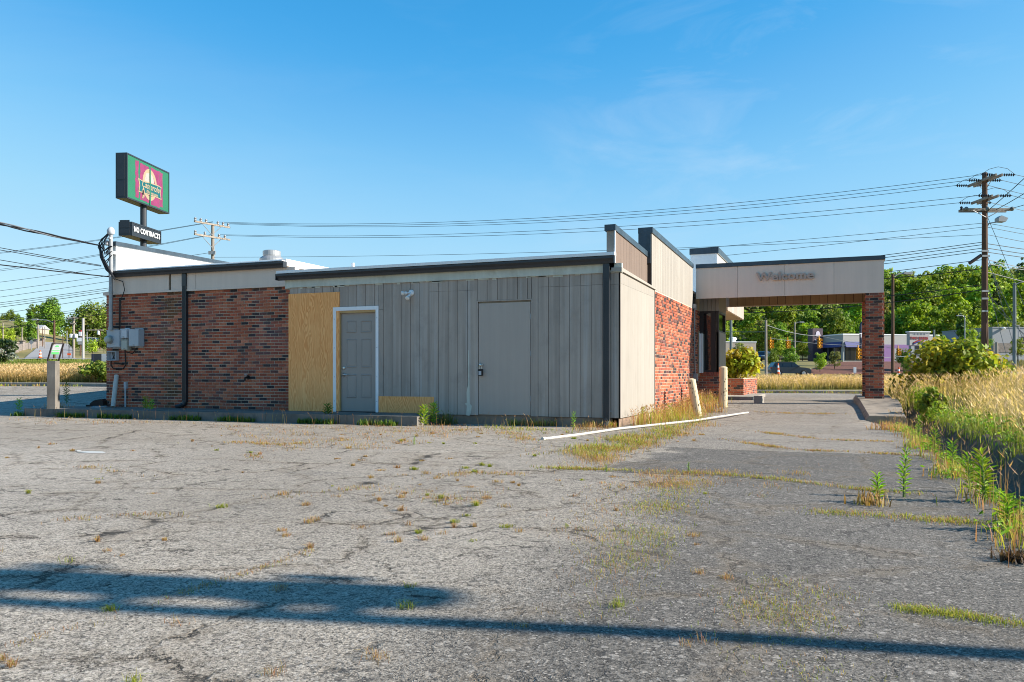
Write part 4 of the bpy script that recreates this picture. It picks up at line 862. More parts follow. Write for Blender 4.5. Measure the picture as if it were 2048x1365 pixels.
b = MB(); zg = t.location.z; b.tube([(PC.x, PC.y, zg-.3), (PC.x, PC.y, 6.36)], .098, 16); b.lathe((PC.x, PC.y, zg), [(.25,0),(.25,.03),(.12,.05)], 14); b.build('pole', M['dark'], t, smooth=False)

# ------------------------------------------------------------------ utility poles and wires
def insul(b, p, s=1.0): b.lathe(p, [(.03*s,0),(.06*s,.03*s),(.04*s,.07*s),(.065*s,.10*s),(.03*s,.16*s)], 8)
def pole(px, Z, ytop, rb, rt, name, label, cat, mat, zb=None):
    p = Wp(px, HOR, Z); z0 = float(tz(p.x, p.y)) if zb is None else zb; z1 = H+(HOR-ytop)*Z/F
    t = thing(name, label, cat, (p.x, p.y, z0)); b = MB(); b.tube([(p.x, p.y, z0-.5), (p.x, p.y, z1)], [rb, rt], 12); b.build('pole', mat, t); return t, Vector((p.x, p.y, 0)), z1
ZR = 45.0
t, PR, zR = pole(1969.5, ZR, 346, .19, .13, 'utility_pole', 'tall dark wooden utility pole with three crossarms behind the golden grass', 'utility pole', M['wood'])
zy = lambda y: H+(HOR-y)*ZR/F
kR = ZR/F
ATT = []
for y, hw in ((362, 1.35), (400, 1.0)):
    z = zy(y); 
    for s in (-1, 1):
        b = MB(); b.obox(PR+R*(.12*s)-D*hw+Vector((0,0,z-.06)), R*.09*s, D*2*hw, (0,0,.13)); b.build('crossarm', M['woodgrey'], t)
    for d in np.linspace(-hw*.92, hw*.92, 3 if hw > 1.2 else 2):
        for s in (-1, 1):
            b = MB(); c = PR+D*float(d)+Vector((0,0,z+.02)); b.tube([c+R*.2*s, c+R*.95*s], .015, 5)
            for q in range(5): b.lathe(c+R*(.32+.12*q)*s, [(.03,0),(.085,.02),(.03,.05)], 8, R*s)
            b.build('insulator_string', M['frame'], t); ATT.append((c+R*.95*s, s))
        b = MB(); c = PR+D*float(d)+Vector((0,0,z)); b.tube([c-R*.95, c-R*.5+Vector((0,0,.32)), c+Vector((0,0,.45)), c+R*.5+Vector((0,0,.35)), c+R*.95], .012, 5); b.build('jumper', M['wire'], t)
    b = MB(); [b.obox(PR+D*(hw*.5*s)+Vector((0,0,z-.06)), R*.03, D*.03, -D*(hw*.5*s)+Vector((0,0,-.5))) for s in (-1, 1)]; b.build('brace', M['galv'], t)
z = zy(421); b = MB(); b.obox(PR-R*1.28-D*.18+Vector((0,0,z-.06)), R*2.7, D*.09, (0,0,.14)); b.obox(PR-R*1.32+D*.14+Vector((0,0,z-.08)), R*2.6, D*.09, (0,0,.14)); b.build('crossarm', M['woodgrey'], t)
for s in (-1, 1): b = MB(); b.tube([PR+R*.75*s-D*.2+Vector((0,0,z-.05)), PR-D*.2+Vector((0,0,z-.45))], .022, 5); b.build('brace', M['galv'], t)
for u in (-1.15, .02, 1.35): b = MB(); b.lathe(PR+R*u-D*.2+Vector((0,0,z+.03)), [(.11,-.02),(.12,-.06),(.06,-.10),(.05,-.16)], 12, D); b.build('insulator', M['steelpole'], t, smooth=True)
b = MB(); insul(b, PR-R*1.2+D*.15+Vector((0,0,z+.05)), 1.2); b.build('insulator', M['frame'], t)
fz = zy(445); b = MB(); b.tube([PR+R*.12+Vector((0,0,fz-.25)), PR+R*.25+Vector((0,0,fz-.05)), PR+R*.6+Vector((0,0,fz)), PR+R*.72+Vector((0,0,fz+.02))], .03, 8); fa = b.build('lamp_arm', M['galv'], t)
b = MB(); b.prism([PR+R*a+Vector((0,0,fz+h))-D*.2 for a, h in ((.66,.02),(1.05,.0),(1.18,.20),(.82,.34),(.66,.22))], D*.4); b.build('floodlight_head', M['galv'], fa)
for y, w_ in ((505, .16), (515, .22), (585, .15), (600, .15), (625, .12), (694, .2)):
    b = MB(); b.lathe(PR+Vector((0,0,zy(y))), [(.19,0),(.195,.02),(.19,.05)], 12) if y > 680 else b.obox(PR-R*.25-D*.2+Vector((0,0,zy(y))), R*.5*w_*2+R*.2, D*.06, (0,0,.1)); b.build('fitting', M['galv'], t)
b = MB(); c = PR-R*.35-D*.1+Vector((0,0,zy(515))); b.tube([c-R*.55-Vector((0,0,.35)), c+R*.1+Vector((0,0,.1))], .09, 8); b.build('splice_case', M['frame'], t)
# far pole behind the roof
ZL = 60.0
t2, PL, zL = pole(425.5, ZL, 448, .16, .11, 'utility_pole', 'grey double-crossarm utility pole rising behind the white parapet', 'utility pole', M['woodgrey'])
zyl = lambda y: H+(HOR-y)*ZL/F
UL = (R*.55+D*.83).normalized()
for y in (452, 477):
    z = zyl(y); b = MB(); b.obox(PL-UL*1.5-D*.17+Vector((0,0,z)), UL*3.0, Nn*.09, (0,0,.12)); b.build('crossarm', M['woodgrey'], t2)
    for d in ((-1.4,-.95,-.5,.5,.95,1.4) if y < 460 else (-1.4,-.6,.6,1.1)): b = MB(); insul(b, PL+UL*d-D*.13+Vector((0,0,z+.12)), 1.6); b.build('insulator', M['galv'], t2)
    for s in (-1, 1): b = MB(); b.tube([PL+UL*.8*s-D*.18+Vector((0,0,z)), PL-D*.16+Vector((0,0,z-.7))], .025, 5); b.build('brace', M['galv'], t2)
b = MB(); b.obox(PL-R*.25-D*.2+Vector((0,0,zyl(510))), R*.5, D*.1, (0,0,.25)); b.build('fitting', M['galv'], t2)
WORD = ['topmost', 'second from the top', 'third from the top', 'fourth from the top', 'fifth from the top', 'sixth from the top', 'seventh from the top', 'eighth from the top', 'ninth from the top', 'tenth from the top']+['%s from the top' % q for q in ('eleventh','twelfth','thirteenth','fourteenth','fifteenth','sixteenth','seventeenth','eighteenth','nineteenth','twentieth')]
WCNT = {}
def wire(p0, p1, sag, r, label, group, m='wire', n=14, name='power_line'):
    p0, p1 = Vector(p0), Vector(p1); b = MB()
    b.tube([p0.lerp(p1, i/n)-Vector((0,0,4*sag*(i/n)*(1-i/n))) for i in range(n+1)], r, 4, cap=False)
    o = b.build(name, M[m]); i = WCNT.get(group, 0); WCNT[group] = i+1
    tag(o, (label+', '+WORD[i]) if group else label, 'wire', group); return o
LT = 'thin power line between the two big poles over the roof'
LR = 'line leaving the dark pole away from the roof'
LL_ = 'power line leaving the grey double-crossarm pole beyond the sign'
atl = [p for p, s in ATT if s < 0]; atr = [p for p, s in ATT if s > 0]
zl_ = [(452, .5), (452, .95), (452, 1.4), (477, .6), (477, 1.1)]
farR = Wp(2700, 395, 60)
for i, (p, (y, d)) in enumerate(zip(atl, zl_)): wire(p, PL+UL*d+Vector((0,0,zyl(y)+.35)), 1.0 if y < 460 else .8, .015, LT, 'upper power lines between the two big poles')
for i, p in enumerate(atr): wire(p, farR+D*(i % 3)*.7+Vector((0,0,-i*.75)), 1.0, .014, LR, 'lines leaving the dark pole')
for y, yl, sg in ((447, 560, .3), (455, 585, .5), (470, 515, .3), (485, 600, .9), (490, 606, .9), (497, 612, .9), (503, 622, .8), (520, 640, .8)):
    wire(PR-R*.16+Vector((0,0,zy(y))), PL+Vector((0,0,zyl(yl))), sg, .021 if y > 480 else .014, 'low cable from the dark pole passing behind the canopy', 'lower cables behind the canopy', name='telephone_cable')
for y, yr in ((447, 480), (455, 500), (470, 520), (488, 505), (497, 515), (505, 518), (528, 560), (520, 596), (545, 640)):
    wire(PR+R*.16+Vector((0,0,zy(y))), Wp(2700, yr, 52), .8, .020 if y > 480 else .013, LR, 'lines leaving the dark pole', 'wire' if y < 520 else 'wiregrey', name='telephone_cable')
for y, yl in ((558, 556), (590, 600), (600, 622)):
    wire(PR-R*.16+Vector((0,0,zy(y-20))), Wp(1300, yl, 62), .6, .030, 'cable crossing the wooded slope beside the canopy', 'cables beside the canopy', name='telephone_cable')
wire(Wp(1972, 425, 44), Wp(2250, 150, 30), .2, .018, LR, 'lines leaving the dark pole'); wire(Wp(1992, 420, 44), Wp(2250, 240, 30), .2, .018, LR, 'lines leaving the dark pole'); wire(Wp(2020, 418, 44), Wp(2250, 320, 30), .2, .018, LR, 'lines leaving the dark pole')
gl = 'thin guy wire from the dark pole down to the grass'
for y, dx in ((430, 2.3), (505, 1.3), (520, 1.9), (585, 2.6), (600, 3.0), (560, .95)): 
    e = PR+R*dx*1.35-D*.6*dx; e.z = float(tz(e.x, e.y)); wire(PR+R*.1+Vector((0,0,zy(y))), e, 0, .016, gl, 'guy wires of the dark pole', 'wiregrey', 2, 'guy_wire')
fL = Wp(-900, 560, 72)
for y, yl in ((452, 545), (453, 549), (477, 598), (478, 606)): wire(PL+Vector((0,0,zyl(y)+.3)), Wp(-900, yl, 66), 1.3, .015, LL_, 'upper lines beyond the sign')
for y, yl, r in ((505, 650, .02), (520, 672, .02), (530, 690, .02), (545, 694, .024), (548, 700, .02), (552, 706, .028), (556, 740, .022), (580, 728, .018), (583, 735, .026), (594, 752, .030)):
    wire(PL+Vector((0,0,zyl(y))), Wp(-900, yl-2, 62), .6, r*.8, 'dark cable crossing the sky low over the far road', 'low cables over the far road', name='telephone_cable')
# service drops to the mast
hd = Vector((mx_-.28, YB-.26, zt_-.27)); e0 = Vector((-26.5, 3.0, 8.6))
b = MB()
for k in range(3):
    b.tube([hd.lerp(e0, i/60)-Vector((0,0,4*.55*(i/60)*(1-i/60)))+Vector((math.cos(i*.75+k*2.09), 0, math.sin(i*.75+k*2.09)))*.03*min(1, i/6) for i in range(61)], .017, 5, k % 2)
o = b.build('service_cable', [M['wire'], M['wiregrey']]); tag(o, 'thick twisted service cable reaching the mast on the brick corner', 'cable')
for k, (dz, ez, r) in enumerate(((-.48, 7.35, .011), (-.5, 7.1, .011), (-.74, 6.95, .011))): wire(hd+Vector((.05, 0, dz)), Vector((-26.5, 3.0+.1*k, ez)), .5, r, 'thin drop wire below the twisted service cable', 'thin drop wires to the mast', name='drop_wire')
wire(Vector((mx_-.05, YB-.15, 3.3)), Vector((-26.5, 3.2, 5.55)), .35, .018, 'single black drop cable ending at the gutter beside the mast', None, name='drop_wire')
# off-frame pole whose shadow crosses the lot
s0 = Vector((-1.457, 2.81, 0)); sd_ = Vector((math.cos(AZ), math.sin(AZ), 0)); PS = s0+sd_*9.2
t = thing('transformer_pole', 'slim metal pole with two stacked transformer cans beyond the grassy bank', 'utility pole', (PS.x, PS.y, .3))
b = MB(); b.tube([(PS.x, PS.y, 0), (PS.x, PS.y, 9.5)], .072, 12); b.build('pole', M['woodgrey'], t)
pn_ = Vector((-sd_.y, sd_.x, 0)); tE = math.tan(EL)
for z0, z1 in ((9.25*tE, 10.22*tE), (10.28*tE, 11.6*tE)):
    c = PS+pn_*.34; b = MB(); b.lathe((c.x, c.y, z0), [(.10,0),(.17,.03),(.19,.08),(.19,z1-z0-.08),(.16,z1-z0-.02),(.05,z1-z0)], 18); cn = b.build('transformer', M['galv'], t)
    b = MB(); [b.obox(PS+Vector((-.03,-.03,z)), Vector((.06, 0, 0)), pn_*.2, (0,0,.10)) for z in (z0+.12, z1-.22)]; b.build('bracket', M['galv'], t)
    b = MB(); b.lathe((c.x+pn_.x*.26, c.y+pn_.y*.26, z1-.3), [(.03,0),(.05,.05),(.05,.2),(.03,.24)], 10); b.tube([c+Vector((0,0,z1-.2)), c+pn_*.26+Vector((0,0,z1-.2))], .02, 6); b.build('bushing', M['frame'], t)
# ------------------------------------------------------------------ plants: blades, leaves, trees
def blades(name, P, h, wd, base, tip, lean=.35, seed=0, kind='stuff', label=None, cat=None, parent=None, head=None, headc=None, fan=False):
    """grass blades at points P (n,3); h, wd arrays or numbers; colours per blade varied"""
    r = np.random.default_rng(seed); P = np.asarray(P, float); n = len(P); h = np.broadcast_to(h, n)*r.uniform(.55, 1.15, n); wd = np.broadcast_to(wd, n)*r.uniform(.7, 1.3, n)
    a = r.uniform(0, 2*np.pi, n); l = r.uniform(.15, 1.7, n)*lean if fan else np.abs(r.normal(0, lean, n))
    d = np.stack([np.cos(a), np.sin(a), np.zeros(n)], 1); s = np.stack([-np.sin(a+r.normal(0, .6, n)), np.cos(a+r.normal(0, .6, n)), np.zeros(n)], 1)
    up = np.array([0, 0, 1.0]); H1 = (h*.55)[:, None]; H2 = h[:, None]
    m = P+up*H1+d*(l*h*.30)[:, None]; t = P+up*(H2*(1-.25*l[:, None]) if not fan else H2*np.maximum(.25, 1-.42*l[:, None]))+d*(l*h*1.0)[:, None]; w_ = (wd/2)[:, None]
    V = np.stack([P-s*w_, P+s*w_, m-s*w_*.75, m+s*w_*.75, t], 1)
    T = np.array([[0,1,3],[0,3,2],[2,3,4]])
    base = np.asarray(base, float).reshape(-1, 3); tip = np.asarray(tip, float).reshape(-1, 3); k = r.integers(0, len(base), n); v = r.uniform(.7, 1.25, n)[:, None]
    cb = base[k]*v; ct = tip[k % len(tip)]*v; cm = cb*.45+ct*.55
    Cc = np.stack([cb, cb, cm, cm, ct], 1)
    if head is not None:                       # a seed head: a slim diamond at the top
        hw = head/2; q0 = t-up*h[:, None]*.02; q1 = t+up*(h*.05)[:, None]+d*(h*.05)[:, None]; q2 = t+up*(h*.17)[:, None]+d*(h*.16)[:, None]
        V = np.concatenate([V, np.stack([q1-s*hw, q1+s*hw, q2], 1)], 1); T = np.concatenate([T, [[4,6,5],[5,6,7]]]); hc = np.broadcast_to(np.asarray(headc)*v, (n, 3)); Cc = np.concatenate([Cc, np.stack([hc, hc, hc], 1)], 1)
    K = V.shape[1]; tri = (T[None]+(np.arange(n)*K)[:, None, None]).reshape(-1, 3)
    me = np_mesh(name, V.reshape(-1, 3), tri, M['blade'], Cc.reshape(-1, 3), org(parent)); return link(name, me, parent, label, kind, cat)
def leaves(r, Pn, Nn_, size, colr, asp=.55, var=.25):
    """leaf quads (folded rhombus) -> V, T, Col"""
    n = len(Pn); Nn_ = Nn_/np.maximum(np.linalg.norm(Nn_, axis=1, keepdims=True), 1e-6); t = r.normal(size=(n, 3)); t -= Nn_*(t*Nn_).sum(1, keepdims=True); t /= np.maximum(np.linalg.norm(t, axis=1, keepdims=True), 1e-6)
    b = np.cross(Nn_, t); sz = (np.broadcast_to(size, n)*r.uniform(.6, 1.3, n))[:, None]
    V = np.stack([Pn-t*sz*.5, Pn-b*sz*asp*.5+t*sz*.05+Nn_*sz*.06, Pn+t*sz*.5, Pn+b*sz*asp*.5+t*sz*.05+Nn_*sz*.06], 1)
    T = (np.array([[0,1,2],[0,2,3]])[None]+(np.arange(n)*4)[:, None, None]).reshape(-1, 3)
    c = np.broadcast_to(colr, (n, 3))*r.uniform(1-var, 1+var, (n, 1))*(1+r.normal(0, .05, (n, 3)))
    return V.reshape(-1, 3), T, np.repeat(np.clip(c, .005, 1), 4, 0)
def crown_mesh(name, seed, rx, rz, zc, nb, per, leaf, cols, cone=0.0, gap=.0):
    r = np.random.default_rng(seed); Ps = []; Ns = []; Cs = []
    for i in range(nb):
        u = r.normal(size=3); u /= np.linalg.norm(u); k = r.uniform(.35, .92)
        z = u[2]*k; sh = 1-cone*(z*.5+.5); c = np.array([u[0]*k*rx*sh, u[1]*k*rx*sh, zc+z*rz]); br = rx*r.uniform(.22, .42)*(1-cone*.55*(z*.5+.5))
        q = r.normal(size=(per, 3)); q /= np.linalg.norm(q, axis=1, keepdims=True); rad_ = r.uniform(.55, 1.05, (per, 1))
        p = c+q*rad_*br*np.array([1, 1, .8]); Ps.append(p); Ns.append(q+r.normal(0, .55, (per, 3))+np.array([0, 0, .35]))
        Cs.append(np.broadcast_to(np.asarray(cols[r.integers(len(cols))])*r.uniform(.82, 1.18), (per, 3)))
    P = np.concatenate(Ps); V, T, Cc = leaves(r, P, np.concatenate(Ns), leaf, np.concatenate(Cs), .8, .3)
    return np_mesh(name, V, T, M['leaf'], Cc)
M['bark'] = paint('tree_bark', (.10, .075, .055), .9, .25, 3, .3)
def trunk_mesh(h, r0, seed):
    rnd = random.Random(seed); b = MB(); b.tube([(0,0,-.6), (0,0,h*.3), (rnd.uniform(-.2,.2), rnd.uniform(-.2,.2), h*.75)], [r0, r0*.75, r0*.25], 7)
    for i in range(4):
        a = rnd.uniform(0, 6.28); z = h*rnd.uniform(.3, .55); b.tube([(0,0,z), (math.cos(a)*h*.12, math.sin(a)*h*.12, z+h*.12), (math.cos(a)*h*.22, math.sin(a)*h*.22, z+h*.25)], [r0*.4, r0*.25, r0*.1], 5)
    return b.mesh('trunk', M['bark'])
def tree_proto(nm, label, cat, seed, h, rx, rz, zc, nb, per, leaf, cols, cone=0, group=None, r0=.22):
    t = thing(nm, label, cat, (0, 0, 0), group); link('trunk', trunk_mesh(h*.9, r0, seed), t); link('crown', crown_mesh('crown', seed, rx, rz, zc, nb, per, leaf, cols, cone), t); return t
GR1 = [(.235,.33,.024),(.28,.37,.03),(.20,.29,.024)]; GR2 = [(.14,.22,.024),(.175,.26,.03),(.115,.185,.024)]; GR3 = [(.32,.38,.036),(.27,.34,.032)]; OLV = [(.22,.24,.07),(.19,.21,.065)]; PINE = [(.07,.12,.04),(.09,.14,.045)]
GF = 'trees of the wooded slope'
protos = [tree_proto('broadleaf_tree', 'bright green broadleaf tree on the wooded slope', 'tree', 11, 15, 4.2, 5.6, 9.3, 46, 46, .62, GR1, .25, GF),
          tree_proto('broadleaf_tree', 'mid green rounded broadleaf tree on the wooded slope', 'tree', 12, 14, 4.6, 4.8, 8.8, 48, 44, .62, GR2+GR1[:1], .15, GF),
          tree_proto('broadleaf_tree', 'yellow-green broadleaf tree on the wooded slope', 'tree', 13, 13, 3.8, 5.0, 8.0, 44, 44, .60, GR3, .3, GF),
          tree_proto('broadleaf_tree', 'dark green broadleaf tree on the wooded slope', 'tree', 14, 16, 4.4, 6.0, 9.6, 48, 46, .62, GR2, .3, GF),
          tree_proto('broadleaf_tree', 'dull olive broadleaf tree on the wooded slope', 'tree', 15, 13, 3.6, 4.6, 8.0, 34, 40, .58, OLV, .2, GF),
          tree_proto('pine_tree', 'dark pine rising above the wooded slope', 'tree', 16, 19, 3.0, 7.2, 11.5, 40, 44, .5, PINE, .75, GF)]
used = set()
def place(i, x, y, z, sc, rz=None, label=None, group=None):
    o = protos[i] if i not in used else copy_thing(protos[i], (0,0,0)); used.add(i)
    o.location = (x, y, z); o.scale = (sc*random.uniform(.9, 1.12), sc*random.uniform(.9, 1.12), sc*random.uniform(.9, 1.12)); o.rotation_euler = (0, 0, random.uniform(0, 6.28) if rz is None else rz)
    if label: o['label'] = label
    if group: o['group'] = group
    return o
MARKS = [(1500, 'behind the bay window'), (1545, 'above the tan building'), (1602, 'behind the dark SUV'), (1652, 'behind the restaurant tower'), (1725, 'above the restaurant roof'), (1776, 'behind the brick pillar'), (1816, 'behind the wooden lamp pole'), (1872, 'above the monument sign'), (1948, 'above the stop sign'), (1992, 'behind the big dark pole'), (2400, 'above the grey warehouse')]
KIND = ['bright green tree', 'mid green rounded tree', 'yellow-green tree', 'dark green tree', 'dull olive tree', 'dark pine']
LEV = ['at the foot of the slope', 'just above the foot of the slope', 'low on the slope', 'on the lower slope', 'halfway up the slope', 'on the upper slope', 'high on the slope', 'just below the ridge', 'on the ridge']
seen_lab = {}
for rowi, (Zr, stp, sc) in enumerate(((154, 40, .62), (168, 40, .82), (184, 40, 1.0), (206, 38, 1.12), (232, 36, 1.2), (262, 34, 1.2), (292, 32, 1.15), (318, 31, 1.05), (342, 30, .92))):
    px = 1448+random.uniform(0, 20)
    while px < 2085:
        q = px+random.uniform(-12, 12); Zz = Zr*random.uniform(.96, 1.04); p = Wp(q, HOR, Zz); z = float(tz(p.x, p.y))
        if not (Zr < 165 and (1620 < q < 1860 or q < 1500 or q > 1975)):
            i = random.choices(range(6), [5, 4, 3, 4, 1.6, 2.0 if Zr > 300 else .5])[0]
            lb = '%s %s, %s' % (KIND[i], LEV[rowi], next(m for e, m in MARKS if q < e)); c_ = seen_lab.get(lb, 0); seen_lab[lb] = c_+1
            place(i, p.x, p.y, z-2.6*sc, sc*random.uniform(.82, 1.15), None, ('second ' if c_ == 1 else 'third ' if c_ == 2 else '')+lb, GF)
        px += stp*random.uniform(.8, 1.25)
# two big trees and the hedgerow across the far road
bt = tree_proto('shade_tree', 'large domed green tree at the top of the far uphill road', 'tree', 21, 8.5, 3.9, 4.9, 5.0, 150, 70, .36, GR2, .5, None, .3); p = Wp(105, HOR, 200); bt.location = (p.x, p.y, float(tz(p.x, p.y))-.6); bt.scale = (.98, .98, 1.12); bt.location.z -= 1.2
bt = tree_proto('shade_tree', 'broad spreading green tree nearer the brick corner across the far road', 'tree', 22, 8, 5.2, 4.4, 5.0, 160, 70, .38, GR2+OLV, .2, None, .3); p = Wp(192, HOR, 175); bt.location = (p.x, p.y, float(tz(p.x, p.y))-.6); bt.scale = (1.2, 1.2, 1.22); bt.location.z -= 2.2
for px, Z, i, sc, lab in ((60, 128, 1, .30, 'small bushy tree beside the far wall with brick piers'), (38, 140, 3, .34, 'round green tree below the hill meadow'), (20, 130, 2, .26, 'pale green shrub tree near the far wall'), (0, 125, 2, .3, 'yellow-green tree at the far meadow edge'), (-20, 170, 3, .5, 'dark tree at the meadow side'), (80, 215, 3, .55, 'dark tree left of the domed tree'), (68, 240, 3, .52, 'dark hedge tree on the hill crest'), (22, 300, 1, .5, 'tree standing on the hill crest'), (8, 305, 1, .4, 'low tree at the end of the hill crest'), (36, 300, 3, .35, 'dark low tree on the hill crest'), (140, 160, 2, .3, 'light green tree under the spreading tree'), (150, 110, 1, .22, 'round shrub by the roadside sign boards'), (185, 100, 2, .2, 'pale round shrub by the roadside'), (208, 110, 1, .25, 'leafy shrub close to the brick corner'), (168, 108, 3, .18, 'dark small shrub by the roadside')):
    p = Wp(px, HOR, Z); place(i, p.x, p.y, float(tz(p.x, p.y))-3.2*sc, sc, None, lab, 'trees across the far road')
p = Wp(61.5, HOR, 120); cz = tree_proto('cypress_tree', 'narrow conical evergreen by the far road', 'tree', 31, 5, 1.15, 2.4, 2.7, 40, 40, .3, PINE+GR2, .8, None, .12); cz.location = (p.x, p.y, float(tz(p.x, p.y))); cz.scale = (1.1, 1.1, 1.15)
# trees by the shops
for px, Z, i, sc, lab in ((1545, 105, 1, .22, 'small street tree behind the dark SUV'), (1580, 107, 3, .26, 'small dark street tree right of the dark SUV'), (1640, 104, 0, .24, 'leafy bright green bush at the mulch edge'), (1669, 108, 4, .26, 'thin grey-green sapling on the mulch bed'), (1517, 150, 0, .5, 'green tree beside the tan shed wall'), (1497, 112, 1, .18, 'round shrub before the tan wall'), (1478, 128, 4, .3, 'reddish olive shrub before the tan wall'), (1560, 125, 2, .32, 'yellow-green tree behind the first traffic signal'), (1605, 130, 2, .3, 'pale shrub under the tall lamp'), (1598, 150, 4, .5, 'grey-green tree beneath the tall lamp'), (1808, 107, 1, .26, 'clipped round shrub beside the monument sign'), (1812, 103, 3, .18, 'low dark shrub at the foot of the monument sign'), (1836, 102, 3, .16, 'low rounded shrub in front of the sign base'), (1880, 125, 2, .36, 'yellow-green tree right of the monument sign'), (1940, 135, 2, .45, 'pale green tree behind the stop sign'), (1965, 128, 1, .36, 'round tree behind the big pole'), (2035, 118, 2, .3, 'yellowish shrub before the grey warehouse')):
    p = Wp(px, HOR, Z); place(i, p.x, p.y, float(tz(p.x, p.y))-1.6*sc, sc, None, lab, 'small trees by the shops')
p = Wp(1922, HOR, 140); cz = copy_thing(cz, (p.x, p.y, float(tz(p.x, p.y))), 0, (1.5, 1.5, 1.7), 'pointed evergreen standing by the stop sign')
# bushes near the drive
def bush(name, label, c, rx, rz, nb, per, leaf, cols, seed, stems=8):
    t = thing(name, label, 'bush', c); r = np.random.default_rng(seed); rnd = random.Random(seed)
    b = MB()
    for i in range(stems):
        a = rnd.uniform(0, 6.28); k = rnd.uniform(.3, .85); top = Vector(c)+Vector((math.cos(a)*rx*k, math.sin(a)*rx*k, rz*rnd.uniform(.9, 1.75))); b.tube([Vector(c)-Vector((0,0,.1)), Vector(c).lerp(top, .5)+Vector((rnd.uniform(-.1,.1), rnd.uniform(-.1,.1), .05)), top], [.018,.012,.005], 5)
    b.build('stems', M['bark'], t); me = crown_mesh('foliage', seed, rx, rz, rz*.95, nb, per, leaf, cols, .25); link('foliage', me, t); return t
YG = [(.50,.54,.04),(.40,.48,.03),(.26,.36,.025),(.50,.42,.05)]
bush('planter_bush', 'yellow-green bush growing out of the brick planter', PLANT_C-Vector((0,0,.1)), .85, .62, 46, 55, .15, YG, 41)
p = Gp(1895, 800, .45); bush('roadside_bush', 'large yellow-green bush beside the golden grass', (2.9, 25.4, .25), 1.55, .84, 110, 70, .15, [(.28,.32,.03),(.38,.38,.035),(.20,.26,.025),(.52,.38,.04)], 42)
bush('roadside_bush', 'smaller leafy bush just behind the concrete island', (1.85, 19.2, .0), .40, .36, 24, 50, .09, [(.20,.26,.03),(.28,.32,.04)], 43)
bush('roadside_bush', 'dense green bush at the edge of the picture beyond the grass', (6.35, 19.0, .3), .9, .70, 44, 60, .13, [(.16,.26,.03),(.22,.30,.035)], 44)
bush('drop_box_ivy', 'ivy covering the ground below the roadside drop box', Wp(203, 757, 34), .9, .30, 30, 50, .16, [(.13,.20,.03),(.20,.27,.04)], 45, 3)
bush('flowering_shrub', 'round shrub with white blossom at the road bank', Wp(9, 724, 62), 1.1, 1.0, 30, 40, .22, [(.06,.09,.03),(.35,.36,.30),(.08,.11,.03)], 46)
# tall plants: stem with long narrow leaves
def weed(name, label, p, h, nl, ll, c, seed, sw=.012, group=None, cat='weed'):
    t = thing(name, label, cat, p, group); rnd = random.Random(seed); p = Vector(p); lean = Vector((rnd.uniform(-.06,.06), rnd.uniform(-.06,.06), 0))*h
    b = MB(); f = lambda k: p+lean*k*k+Vector((0,0,h*k)); b.tube([f(0)-Vector((0,0,.03)), f(.5), f(1)], [sw, sw*.8, sw*.4], 5); b.build('stem', M['leafstem'], t)
    b = MB()
    for i in range(nl):
        k = .08+.95*(i/nl); a = i*2.4+rnd.uniform(-.3,.3); L0 = ll*(1.05-.55*abs(k-.5)*1.2)*rnd.uniform(.8, 1.15); q = f(min(k, 1)); d = Vector((math.cos(a), math.sin(a), 0)); sd = Vector((-d.y, d.x, 0)); up = .55+.6*k
        m = q+d*L0*.5+Vector((0,0,L0*.5*up)); e = q+d*L0+Vector((0,0,L0*(up-.35))); w_ = L0*.13; cc = tuple(x*rnd.uniform(.8, 1.25) for x in c)
        b.add([q, m-sd*w_, e, m+sd*w_], [(0,1,2),(0,2,3)], 0, cc)
    b.build('leaves', M['leaf'], t, kind=None); return t
M['leafstem'] = paint('green_stem', (.12, .17, .04), .7, .1)
WG = (.30, .46, .035)
gz = lambda p: Vector((p.x, p.y, float(tz(p.x, p.y))))
weed('tall_weed', 'bright green leafy weed nearest the eroded bank, tallest of three', gz(Gp(1968, 1005)), .36, 60, .10, WG, 1)
weed('tall_weed', 'slender tall weed growing from the drive crack, middle of three', gz(Gp(1808, 995)), .36, 46, .07, WG, 2)
weed('tall_weed', 'short bushy weed beside the reddish dry stalks in the drive', gz(Gp(1757, 1006)), .20, 40, .07, WG, 3)
for i, (px, py, h, n, l, lab, z) in enumerate(((291, 832, .42, 44, .10, 'bright weed in front of the rust-stained brick', None), (302, 834, .36, 36, .10, 'second bright weed by the rust-stained brick', None), (655, 846, .34, 46, .12, 'dark green weed beside the white door frame', None), (848, 852, .34, 46, .13, 'leafy weed at the end of the plywood strip', None), (868, 850, .38, 46, .13, 'bushy weed at the end of the concrete walk', None), (1147, 860, .30, 30, .06, 'small upright weed under the dark downspout', None), (133, 815, .55, 40, .13, 'dark bushy weed beside the concrete post', None), (38, 822, .3, 30, .12, 'low weed at the shaded lot edge', None), (1213, 945, .07, 14, .02, 'tiny green sprout on the asphalt', None), (1377, 948, .10, 18, .025, 'small green sprout above the crack', None), (828, 890, .10, 16, .03, 'small green sprout in the open lot', None), (1340, 838, .3, 30, .1, 'green weed by the pipe near the leaning bollard', None), (1285, 845, .26, 30, .1, 'green weed at the annex corner', None))):
    weed('weed_plant', lab, gz(Gp(px, py)), h, n, l, WG if i not in (2, 6) else (.11,.20,.025), 10+i, .008)
